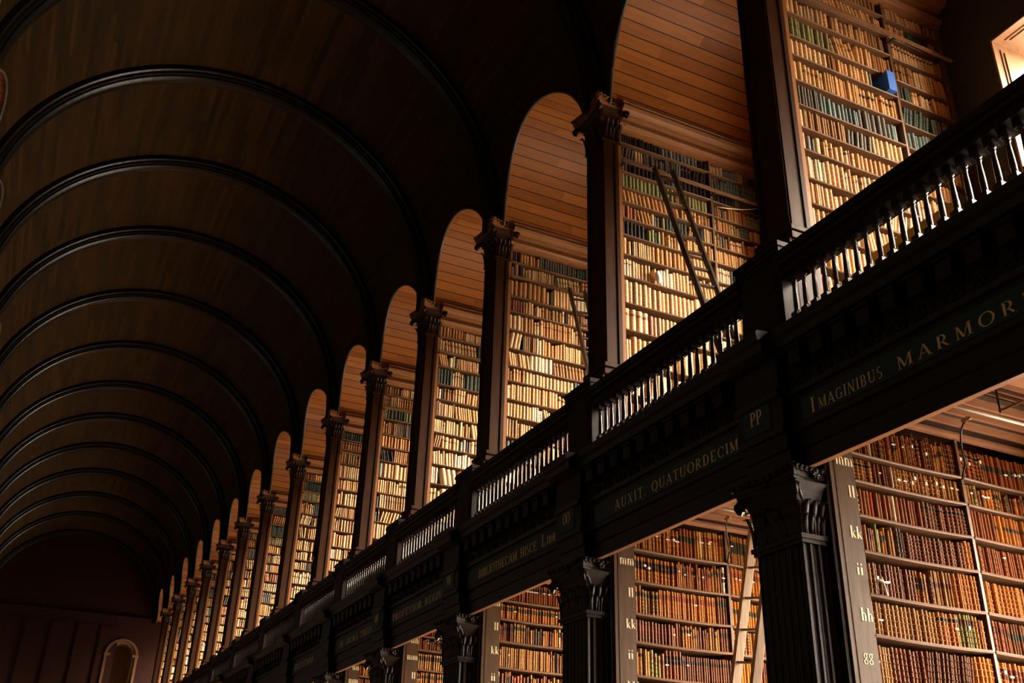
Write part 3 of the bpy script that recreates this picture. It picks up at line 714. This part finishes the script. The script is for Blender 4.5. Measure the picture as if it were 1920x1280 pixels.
def book_mesh(mb, bx, w_, h, d, yf, z0, base, style, lean=0, detail=True, sgn=-1):
    """upright volume whose rounded spine faces -Y at y=yf"""
    us = (0, .1, .28, .5, .72, .9, 1) if detail else (0, .5, 1)
    r = min(.02, w_ * .36)
    levels = [0, 1]; cols_ = [base]
    dk = tuple(v * .45 for v in base); lab = style.get('label'); gilt = tuple(min(1, v * 1.3 + .03) for v in base)
    if style['kind'] == 'bands':
        levels = [0]; cols_ = []; m = style['m']
        for k in range(m):
            a = (k + 1) / (m + 1); cc = lab if (lab and k == m - 1) else (style.get('label2') if style.get('label2') and k == m - 3 else base)
            levels += [a - .009, a + .009]; cols_ += [base if k == 0 or not lab else (style['fills'][k] or base), gilt if style.get('gilt') else dk]
        levels.append(1); cols_.append(base)
    elif style['kind'] == 'block':
        a, b = style['a'], style['b']; levels = [0, a, b, 1]; cols_ = [base, lab or dk, base]
    vs = []; ca, sa = math.cos(lean), math.sin(lean)
    def P(u, dy, z): x = u * w_; return (bx + x * ca + z * sa, yf + dy, z0 + z * ca - x * sa * (1 if lean > 0 else 1) + (w_ * sa if lean > 0 else 0))
    nr = len(us) + 2
    for i, L_ in enumerate(levels):
        bump = .0
        for u in us: vs.append(P(u, r * (abs(u - .5) * 2) ** 2, L_ * h))
        vs.append(P(1, d, L_ * h)); vs.append(P(0, d, L_ * h))
    fs = []; cs = []
    for i in range(len(levels) - 1):
        for k in range(nr):
            a = i * nr + k; b = i * nr + (k + 1) % nr; fs.append((a, b, b + nr, a + nr)); cs.append(cols_[i] if k < len(us) - 1 else base)
    t = (len(levels) - 1) * nr; fs.append(tuple(t + k for k in range(nr))); cs.append((.55, .45, .3)); fs.append(tuple(range(nr))[::-1]); cs.append((.55, .45, .3))
    mb.add(vs, fs, cs)
    if style.get('raised') and detail:
        for k in range(style['m']):
            z = h * (k + 1) / (style['m'] + 1); pts = [P(u, r * (abs(u - .5) * 2) ** 2 - .002, z) for u in (.03, .28, .5, .72, .97)]
            mb.tube(pts, .0045, 4, cap=False); 
            for q in range(len(pts) - 1):
                for _ in range(4): mb.c[-1 - (q * 4 + _)] = gilt if style.get('gilt') else dk
def rand_style(low):
    k = random.random()
    if low:
        if k < .78:
            m = random.choice((4, 5, 5, 6)); lab = random.choice([None, (.16, .04, .02), (.04, .05, .03), (.05, .03, .02), (.30, .07, .03), None])
            fills = [lab if (j == m - 1 or (j == m - 2 and random.random() < .4)) else None for j in range(m)]
            return dict(kind='bands', m=m, label=lab, fills=fills, gilt=random.random() < .6, raised=True)
        if k < .9: a = random.uniform(.45, .6); return dict(kind='block', a=a, b=a + random.uniform(.12, .2), label=random.choice([(.05, .06, .04), (.12, .03, .015)]))
        return dict(kind='plain')
    if k < .45: return dict(kind='plain')
    if k < .72: a = random.uniform(.55, .75); return dict(kind='block', a=a, b=a + random.uniform(.06, .16), label=random.choice([(.10, .05, .02), (.30, .10, .04), (.05, .05, .04), None]))
    m = random.choice((3, 4, 5)); return dict(kind='bands', m=m, label=None, fills=[None] * m, gilt=False, raised=False)
BOOKS = []                                   # every volume: dict
def fill_row(case, level, row, sec, x0, x1, yf, z0, clear, depth, sagf, pal=None, lean_p=.12, wr=(.022, .046), gap_end=.1):
    low = level == 'low'; x = x0 + .004
    while x < x1 - .03:
        m = random.choice((2, 5, 8, 12, 16, 22) if low else (1, 2, 3, 4, 5, 6, 8, 10, 14)); w_ = random.uniform(*wr); hf = random.uniform(.80, .95)
        if pal: base0, nm = random.choice(pal)
        elif random.random() < (.87 if low else .58): base0, nm = random.choice(CALF if low else VEL)
        else: base0, nm = random.choice(CALFX if low else VELX); m = min(m, random.choice((1, 1, 2, 6)))
        st = rand_style(low); lean = 0; h = clear * hf; mixed = m <= 2 or random.random() < .25
        if random.random() < lean_p and m > 1: lean = random.choice((-1, 1)) * random.uniform(.06, .24)
        if lean > 0: pass
        if lean < 0: x += h * math.sin(-lean) * .9
        for j in range(m):
            ww = w_ * random.uniform(.9, 1.1) * (random.uniform(.7, 1.4) if mixed else 1); hh = h * random.uniform(.97, 1.01) if not mixed else clear * random.uniform(.7, .93)
            if lean: hh = min(hh, clear * .9)
            if x + ww + (hh * math.sin(lean) if lean > 0 else 0) > x1: x = x1; break
            if mixed and random.random() < .5 and not pal: base0, nm = random.choice((CALF if low else VEL) if random.random() < .9 else (CALFX if low else VELX)); st = rand_style(low)
            zz = z0 - sagf(x + ww / 2)
            BOOKS.append(dict(case=case, level=level, row=row, sec=sec, x=x, w=ww, h=hh, d=depth * random.uniform(.75, .9), yf=yf + random.uniform(0, .022), z=zz, col=jit(base0, .10), nm=nm, st=st, lean=lean,
                              tie=low and random.random() < (.2 if row < 2 else .05)))
            x += ww / max(.7, math.cos(lean)) + random.uniform(.0015, .0065)
        if lean > 0: x += h * math.sin(lean) * .9
        if random.random() < .05: x += random.uniform(.02, .07)

def planks_from(lst, z_end, lo_, hi_):
    lst = list(lst)
    while lst[-1] - lo_ > z_end: lst.append(lst[-1] - random.uniform(lo_, hi_))
    return lst
UPL = {0: [-.57, -.85, -1.14, -1.46, -1.72, -2.05, -2.36, -2.64, -2.91, -3.24, -3.53, -3.85, -4.2, -4.6],
       1: [-.57, -.82, -1.03, -1.28, -1.50, -1.755, -2.01, -2.30, -2.62, -2.99, -3.36, -3.78, -4.2, -4.65],
       2: [-.62, -.89, -1.24, -1.51, -1.83, -2.16, -2.45, -2.70, -3.0, -3.28, -3.6, -3.95, -4.3, -4.7]}
LOL = {0: [-6.03, -6.263, -6.544, -6.827, -7.155, -7.453, -7.80, -8.2, -8.6, -9.1, -9.6],
       1: [-6.06, -6.40, -6.735, -7.02, -7.35, -7.70, -8.05, -8.4, -8.8, -9.3],
       2: [-5.983, -6.233, -6.52, -6.849, -7.18, -7.5, -7.85, -8.2, -8.7, -9.2],
       3: [-5.99, -6.202, -6.50, -6.8, -7.1, -7.45, -7.8, -8.3, -8.9], 4: [-6.0, -6.24, -6.5, -6.8, -7.15, -7.5, -7.9, -8.4, -9.0]}
LET = {0: [('mm', -6.175), ('ll', -6.43), ('kk', -6.755), ('ii', -7.035), ('hh', -7.375), ('gg', -7.685)],
       1: [('mm', -6.26), ('ll', -6.59), ('kk', -6.91), ('ii', -7.21), ('hh', -7.52)],
       2: [('mm', -6.09), ('ll', -6.40), ('kk', -6.705), ('ii', -7.035)], 3: [('nn', -6.13), ('mm', -6.385), ('ll', -6.66)], 4: [('nn', -6.16), ('mm', -6.39)]}
ORDN = lambda n: 'nearest' if n == 0 else ORD[n + 1] + ' nearest'
def bookcase(n, level):
    up_ = level == 'up'; y = Y[n]; hc = .212 if up_ else .35; x0, xd, x1 = .46 if up_ else .198, 1.93 if up_ else 1.66, XW
    zb, zt = (-5.1, -.0) if up_ else (-10.5, -5.45); depth = hc - .02; yf = y - hc
    name = 'gallery_bookcase' if up_ else 'lower_bookcase'
    lab = ('tall upper gallery bookcase full of tan volumes, ' if up_ else 'lower bookcase of brown leather volumes with lettered edge board, ') + \
          ('nearest the camera' if n == 0 else ORD[n + 1] + ' nearest' if n < 13 else 'last before end wall') + (' on right' if n < 13 and n > 0 else '')
    t = thing(name, (1.6, y, zb), lab, 'bookcase', 'upper gallery bookcases' if up_ else 'lower bookcases')
    c = MB(); c.box(x0, x1, y - .02, y + hc, zb, zt)                   # back and body
    c.build('carcass', M['carcass_wood'], t)
    st = MB(); xs = x0 + (.045 if up_ else .248)
    if up_:
        st.box(x0, xs, yf, y - .02, zb, -.36); st.build('stile', M['case_wood'], t)
    else:
        st.box(x0, xs, yf, y - .02, zb, zt).box(x0 + .045, x0 + .05, yf - .004, yf, zb, zt); lb = tag(st.build('letter_board', M['board_paint'], t), 'dark board with cream shelf letters')
        e = MB(); e.box(.16, .198, y - .33, y + .33, zb, -5.45); e.build('end_panel', M['dark_wood_up'], t)
        for s, z in LET.get(n, []):
            l = MB(); xr = .44; hgt = .105 if s[0] in 'mn' else .098
            wdt = {'mm': .175, 'nn': .13, 'll': .065, 'ii': .065, 'kk': .115, 'hh': .115, 'gg': .095}[s]; xr = {'ll': .425, 'ii': .405, 'gg': .39}.get(s, .44)
            text(l, s, (xr - wdt, yf, z + (.02 if s[0] == 'g' else 0)), (1, 0, 0), (0, 0, 1), (0, -1, 0), hgt * (1.05 if s[0] in 'mn' else 1), .06, total=wdt)
            l.build('shelf_letters', M['cream_letter'], lb, root=t['_root'])
    d = MB(); d.box(xd - .014, xd + .014, yf + .004, y - .02, zb, -.36 if up_ else -5.70).build('divider', M['shelf_dark'], t)
    if up_:
        f = MB(); f.box(x1 - .04, x1, yf, y - .02, zb, -.36).build('stile', M['case_wood'], t)
        cp = [(-.0, 0), (-.37, 0), (-.375, -.025), (-.355, -.04), (-.385, -.06), (-.395, -.095), (-.375, -.135), (-.33, -.155), (-.30, -.165), (-.295, -.19), (-.235, -.20), (-.232, -.265),
              (-.25, -.275), (-.28, -.285), (-.285, -.315), (-.265, -.345), (-.235, -.355), (-.225, -.385), (-.0, -.385)]
        cc = MB(); cc.prism([(y + a, b) for a, b in cp], 'X', x0, x1); cc.prism([(y - a * 1.0, b) for a, b in cp], 'X', x0, x1); cc.build('cornice', M['case_wood'], t)
    P = UPL.get(n) if up_ else LOL.get(n)
    if P is None: P = planks_from([-.60], -5.0, .24, .36) if up_ else planks_from([-6.0], -9.9, .26, .36)
    if not up_ and n > 4: return
    for sec, (a, b) in enumerate(((xs, xd - .014), (xd + .014, x1 - (.04 if up_ else 0)))):
        sg = (.004 if up_ else .012) * ((b - a) / 1.4); off = 0 if sec == 0 else (-.01 if up_ else -.0)
        sagf = lambda x, a=a, b=b, sg=sg: sg * 4 * (x - a) / (b - a) * (1 - (x - a) / (b - a))
        th = .018 if up_ else .024; top = -.385 if up_ else -5.70
        for r, z in enumerate(P + ([-5.05] if up_ else [])):
            if up_ and n > 8 and sec == 1: continue
            z += off; sh = MB(); K = 8
            vs = []
            for i in range(K + 1):
                x = a + (b - a) * i / K; s_ = sagf(x)
                vs += [(x, yf + .0, z - s_ - th), (x, y - .02, z - s_ - th), (x, y - .02, z - s_), (x, yf + .0, z - s_), (x, yf - .006, z - s_ - th / 2)]
            fs = [(i * 5 + j, i * 5 + (j + 1) % 5, (i + 1) * 5 + (j + 1) % 5, (i + 1) * 5 + j) for i in range(K) for j in range(5)]
            sh.add(vs, fs); sh.build('shelf', M['shelf_dark' if up_ else 'shelf_wood'], t)
            clear = top - th - z if r else top - z
            pal = None; wr = (.023, .043) if not up_ else (.028, .060)
            if up_ and n >= 0:
                if clear > .33: wr = (.04, .085)
                if n == 0 and r == 3 and sec == 1: pass
                if n == 0 and r == 6: pal = [VELX[3], VELX[3], VELX[7]]
                if n == 0 and r == 5: pal = [VEL[0], VEL[0], VEL[2]]
                if n == 0 and r == 5 and sec == 1: pal = [VELX[0]]
                if n == 2 and r == 0: pal = [VELX[0], VELX[1], VEL[2], VELX[7]]
                if n == 1 and r in (0, 1, 2): pal = [VELX[7], VELX[1], VEL[3], VELX[3]]
                if r <= 3 and n != 2 and pal is None and random.random() < .75: pal = [VEL[2], VEL[4], VEL[3], VELX[0], VELX[6], VELX[7]] if n else [VEL[2], VEL[4], VEL[0], VELX[6]]
                if r >= 8 and pal is None and random.random() < .5: pal = [VEL[1], VEL[0], VEL[0], VEL[3], VELX[5]]
            lean_p = .16 if up_ else .03
            if n == 0 and up_ and r == 7: lean_p = .6
            rowend = b
            if not (up_ and z < -5.04):
                fill_row(n, level, r, sec, a, rowend, yf + .012, z, clear, depth - .03, sagf, pal, lean_p, wr)
            top = z
    return t
for n in range(0, 14): bookcase(n, 'up')
for n in range(0, 5): bookcase(n, 'low')
bookcase_labels = None
# blue box on the nearest upper bookcase replaces the volumes around it
BX0, BX1 = 1.72, 1.86
BOOKS = [b for b in BOOKS if not (b['case'] == 0 and b['level'] == 'up' and b['row'] == 4 and b['sec'] == 0 and b['x'] + b['w'] > BX0 - .1 and b['x'] < BX1 + .0)]
# -- which volumes are shown one by one: the 300 that show largest on each level
def rail_y(px):
    a, b = proj(-.05, 12, -4.2), proj(-.05, -3.5, -4.2); return a[1] + (b[1] - a[1]) * (px - a[0]) / (b[0] - a[0])
def beam_y(px):
    a, b = proj(0, 12, -6.24), proj(0, -3.0, -6.24); return a[1] + (b[1] - a[1]) * (px - a[0]) / (b[0] - a[0])
def seen(b):
    px, py, d = proj(b['x'] + b['w'] / 2, b['yf'], b['z'] + b['h'] / 2)
    if not (-5 < px < 1918 and 2 < py < 1276): return 0
    if b['level'] == 'up' and py > rail_y(px) - 6: return 0
    if b['level'] == 'low' and py < beam_y(px) + 6: return 0
    # hidden behind the next nearer pier or column
    n = b['case']
    if b['level'] == 'up':
        nx = proj(.24, Y[n - 1] + .2, b['z']) if n else None
        if n and px > nx[0] - 4: return 0
    elif n:
        nx = proj(-.08, Y[n - 1] + .27, b['z']); 
        if px > nx[0] - 4: return 0
    return b['w'] * b['h'] * (CF / d) ** 2
for b in BOOKS: b['s'] = seen(b)
rows = {}
for (c_, r_, s_, i_), (cc, nm_) in {(0, 2, 0, 4): ((.62, .10, .03), 'red'), (0, 2, 0, 9): ((.80, .66, .42), 'cream'), (0, 3, 0, 5): ((.30, .27, .06), 'olive'), (0, 3, 0, 6): ((.32, .28, .06), 'olive'),
                                    (0, 2, 1, 9): ((.70, .26, .03), 'bright orange'), (0, 4, 1, 0): ((.82, .72, .50), 'cream'), (1, 1, 0, 25): ((.85, .78, .60), 'cream'), (1, 1, 1, 0): ((.85, .78, .60), 'cream'),
                                    (0, 0, 0, 7): ((.85, .76, .55), 'cream'), (0, 1, 0, 12): ((.85, .76, .55), 'cream'), (1, 0, 0, 20): ((.75, .55, .20), 'yellow tan')}.items():
    q = sorted([b for b in BOOKS if b['level'] == 'low' and (b['case'], b['row'], b['sec']) == (c_, r_, s_)], key=lambda b: b['x'])
    if len(q) > i_: q[i_]['col'] = cc; q[i_]['nm'] = nm_; q[i_]['st'] = dict(kind='plain')
for b in BOOKS:
    if b['s'] > 0: rows.setdefault((b['level'], b['case'], b['row'], b['sec']), []).append(b)
for k, v in rows.items():
    v.sort(key=lambda q: q['x'])
    for i, b in enumerate(v): b['ord'] = i + 1
LROW = {}
for n, L_ in LET.items():
    for r, z in enumerate(LOL[n]):
        top = LOL[n][r - 1] if r else -5.7
        m = [s for s, zz in L_ if z < zz + .03 < top]; LROW[(n, r)] = m[0] if m else None
def row_words(b):
    n, r = b['case'], b['row']; side = 'left' if b['sec'] == 0 else 'right'
    if b['level'] == 'low':
        s = LROW.get((n, r)); return ('row %s' % s if s else 'topmost row' if r == 0 else 'row below %s' % LROW.get((n, r - 1), 'gg')) + ', %s half of %s lower bookcase' % (side, ORDN(n))
    if n == 0:
        k = r - 4; rel = 'blue box row' if k == 0 else '%s row %s blue box' % (ORD[abs(k)], 'below' if k > 0 else 'above')
        return rel + ', %s half, nearest upper bookcase' % side
    return '%s shelf down, %s half, %s upper bookcase' % (ORD[r + 1], side, ORDN(n))
for level, nm, mt, grp in (('low', 'leather_book', 'book_leather', 'leather books on the lower shelves'), ('up', 'old_book', 'book_cloth', 'old books on the gallery shelves')):
    L_ = sorted([b for b in BOOKS if b['level'] == level and b['s'] > 0], key=lambda b: -b['s'])
    for b in L_[:300]: b['solo'] = True
    for b in [b for b in L_ if b.get('solo')]:
        mb = MB(); book_mesh(mb, b['x'], b['w'], b['h'], b['d'], b['yf'], b['z'], b['col'], b['st'], b['lean'])
        o = mb.build(nm, M[mt])
        tag(o, '%s %s, %s from left, %s' % (b['nm'], 'book' if level == 'low' else 'volume', ORD[b['ord']], row_words(b)), 'book', grp)
        if b['tie'] and not b['lean']:
            tm = MB(); z = b['z'] + b['h'] * random.uniform(.45, .75); x = b['x']; w_ = b['w']
            tm.box(x - .001, x + w_ + .001, b['yf'] - .003, b['yf'] + .012, z, z + .012)
            if random.random() < .5: tm.box(x + w_ * .2, x + w_ * .8, b['yf'] - .012, b['yf'] - .003, z - .008, z + .018)
            r0 = o['_root']; tm.build('paper_slip', M['white_paper'], o, root=r0)
    big = MB()
    for b in BOOKS:
        if b['level'] == level and not b.get('solo'):
            if b['level'] == 'low' and b['case'] > 4: continue
            st = b['st']; det = b['case'] < 4
            if b['case'] >= 3 and st['kind'] == 'bands': st = dict(st, raised=False)
            if b['case'] >= 6 and st['kind'] == 'bands': st = dict(kind='block', a=.6, b=.75, label=None)
            book_mesh(big, b['x'], b['w'], b['h'], b['d'], b['yf'], b['z'], b['col'], dict(st, raised=False), b['lean'], det)
            if b['tie']: big.box(b['x'], b['x'] + b['w'], b['yf'] - .003, b['yf'] + .01, b['z'] + b['h'] * .6, b['z'] + b['h'] * .6 + .014, (.85, .8, .7))
    o = big.build(nm + '_rows', M[mt], root=(0, 0, 0))
    tag(o, 'remaining rows of %s' % ('brown leather books on the lower shelves beneath the gallery' if level == 'low' else 'tan and dark old volumes on the farther gallery shelves'), 'books', kind='stuff')
bz = -1.72
b = MB(); b.box(1.755, 1.865, -.265, -.06, bz + .003, bz + .262); tag(b.build('storage_box', M['blue_cloth'], bevel=.004), 'bright blue box jutting out among tan books on the nearest upper bookcase', 'box')
# folded white paper packets standing among the books
for lab, (x, y, z, s) in (('crumpled white paper bundle on a shelf of second upper bookcase, left of ladder', (.98, Y[1] - .235, -2.62, 1)),
                          ('white tied paper bow hanging on books in row ii, nearest lower bookcase', (.555, -.375, -7.07, .8))):
    m = MB(); n = 7
    pts = [(x + s * .05 * math.sin(i * 1.3) * .3, y - .01 * (i % 2), z + s * .19 * i / 6) for i in range(7)]
    m.tube(pts, [s * .045 * q for q in (.5, 1, .9, 1.1, .8, .6, .15)], 7)
    if s < 1: m = MB(); m.tube([(x - .06, y, z + .0), (x - .03, y - .015, z + .012), (x, y - .01, z), (x + .04, y - .015, z + .0), (x + .075, y, z + .012)], [.008, .010, .006, .010, .008], 6); m.tube([(x, y - .01, z), (x + .01, y - .012, z - .05), (x + .025, y - .008, z - .1)], [.006, .010, .009], 6); m.tube([(x, y - .01, z), (x - .01, y - .012, z + .02), (x - .005, y - .008, z + .04)], [.01, .009, .005], 6)
    tag(m.build('paper_bundle' if s == 1 else 'paper_bow', M['white_paper']), lab, 'paper')

# ================================================================== LADDERS, RAILS, SMALL THINGS
for n in range(0, 9):                        # ladder rail along each upper bookcase
    t = thing('ladder_rail', (1.6, Y[n] - .3, -1.0), 'wooden ladder rail running along the %s upper bookcase' % ORDN(n), 'rail', 'ladder rails on upper bookcases')
    m = MB(); m.box(.46, XW - .05, Y[n] - .34, Y[n] - .312, -.985, -.955); m.build('bar', M['shelf_wood'], t)
    for x in (.5, 1.93, 2.6): q = MB(); q.box(x - .015, x + .015, Y[n] - .312, Y[n] - .212, -.98, -.96); q.build('bracket', M['iron'], t)
def ladder(name, label, A, B, mat, w_, d_, rungs, cat='ladder'):
    """A, B = (top, bottom) of the two rails"""
    t = thing(name, tuple((Vector(A[1]) + Vector(B[1])) / 2), label, cat)
    for top, bot in (A, B): m = MB(); m.beam(top, bot, w_, d_); m.build('side_rail', M[mat], t, bevel=.003)
    for k in range(rungs):
        u = (k + .8) / rungs; p = Vector(A[0]).lerp(Vector(A[1]), u); q = Vector(B[0]).lerp(Vector(B[1]), u)
        m = MB(); m.beam(p, q, .022, .045); m.build('rung', M[mat], t)
    return t
def up_ladder(n, xa, xb, ytop, lab):
    sl = .34; zt = -1.0; zb = -5.1; yb = ytop - sl * (zt - zb) 
    t = ladder('library_ladder', lab, ((xa, ytop, zt - .04), (xa, yb, zb)), ((xb, ytop, zt), (xb, yb, zb)), 'ladder_wood', .035, .07, 15)
    for x in (xa, xb): m = MB(); m.tube([(x, ytop, zt - .05), (x, ytop + .02, zt + .0), (x, Y[n] - .33, zt + .05), (x, Y[n] - .315, zt + .02)], .008, 6); m.build('hook', M['iron'], t)
up_ladder(1, .85, 1.13, Y[1] - .46, 'dark wooden ladder leaning on second nearest upper bookcase, beside white bundle')
up_ladder(2, 1.40, 1.67, Y[2] - .49, 'dark wooden ladder leaning on third nearest upper bookcase, partly behind a pilaster')
# pale ladder in the second lower bay, hooked on its overhead rod
ladder('leaning_ladder', 'pale worn wooden ladder beneath the gallery behind the nearest fluted column', ((1.50, 2.17, -5.74), (.36, 2.17, -10.5)), ((1.50, 1.87, -5.80), (.36, 1.87, -10.5)), 'pale_ladder_wood', .095, .05, 15)
for n in range(0, 3):                        # overhead rods across the lower bays
    t = thing('hanging_rod', (1.45, Y[n] - 1.6, -5.75), 'iron ladder rod hung under the gallery ceiling, %s lower bay' % ORDN(n), 'rod', 'hanging ladder rods')
    m = MB(); m.tube([(1.45, Y[n] - .98, -5.71), (1.45, Y[n] - 2.26, -5.71)], .011, 8); m.build('rod', M['brass'], t)
    for yy in (-.99, -2.25): m = MB(); m.tube([(1.45, Y[n] + yy, -5.42), (1.45, Y[n] + yy, -5.73)], .010, 8); m.build('hanger', M['iron'], t)
    m = MB(); m.tube([(1.1, Y[n] - .64, -5.56), (2.75, Y[n] - .64, -5.56)], .014, 8)
    tag(m.build('conduit_pipe', M['conduit_white']), 'thin white pipe along the ceiling moulding, %s lower bay' % ORDN(n), 'pipe', 'white ceiling pipes')
    t = thing('bracket_lamp', (1.65, Y[n] - .37, -6.06), 'curved iron bracket rising from the %s lower bookcase divider' % ORDN(n), 'bracket', 'curved brackets on lower bookcases')
    pts = [(1.655, Y[n] - .345, -6.06), (1.655, Y[n] - .40, -5.95)]
    for k in range(9):
        a = k / 8; pts.append((1.655 - .16 * a, Y[n] - .41 - .20 * a ** 1.6, -5.93 + .27 * math.sin(a * PI / 2)))
    m = MB(); m.tube(pts, .009, 7); m.build('arm', M['iron'], t)
    m = MB(); m.tube([(1.47, Y[n] - .60, -5.66), (1.47, Y[n] - .66, -5.655), (1.47, Y[n] - .70, -5.66)], [.012, .02, .012], 8); m.build('holder', M['brass'], t)
# yellow bench boards behind the railing
for n, (ya, yb) in ((0, (-.56, -1.50)), (1, (-1.66, -2.35))):
    t = thing('yellow_bench', (.95, Y[n] + (ya + yb) / 2, -5.1), 'yellow painted bench seen through the balusters of the %s railing section' % ('nearest' if n == 0 else 'second nearest'), 'bench', 'yellow benches')
    m = MB(); m.box(.78, .81, Y[n] + yb, Y[n] + ya, -4.75, -4.20); m.build('back_board', M['yellow_paint'], t, bevel=.005)
    m = MB(); m.box(.81, 1.15, Y[n] + yb, Y[n] + ya, -4.70, -4.66); m.build('seat', M['yellow_paint'], t)
    for yy in (ya - .06, yb + .06):
        for xx in (.83, 1.12): m = MB(); m.box(xx - .02, xx + .02, Y[n] + yy - .02, Y[n] + yy + .02, -5.1, -4.70); m.build('leg', M['yellow_paint'], t)
# brass cord at the end of the second upper bookcase
m = MB(); m.tube([(1.95 + .7 * k / 10, Y[1] - .30 - .02 * math.sin(k / 10 * PI), -1.20 + .20 * (k / 10) - .04 * math.sin(PI * k / 10)) for k in range(11)], .008, 6)
tag(m.build('brass_cord', M['brass']), 'pale cord slung across the right half of second upper bookcase', 'cord')
# small camera on a distant pilaster
t = thing('security_camera', (.15, Y[5] + .0, -3.45), 'small security camera with white dome on sixth nearest upper pilaster', 'camera')
m = MB(); m.box(.16, .222, Y[5] - .07, Y[5] + .05, -3.36, -3.24); m.build('housing', M['pier_wood'], t)
m = MB(); m.lathe(.17, Y[5] - .03, [(.001, -3.46), (.025, -3.45), (.035, -3.42), (.035, -3.38), (.02, -3.36), (.001, -3.36)], 10); m.build('dome', M['plastic_white'], t)
for o in bpy.data.objects:
    if '_root' in o: del o['_root']
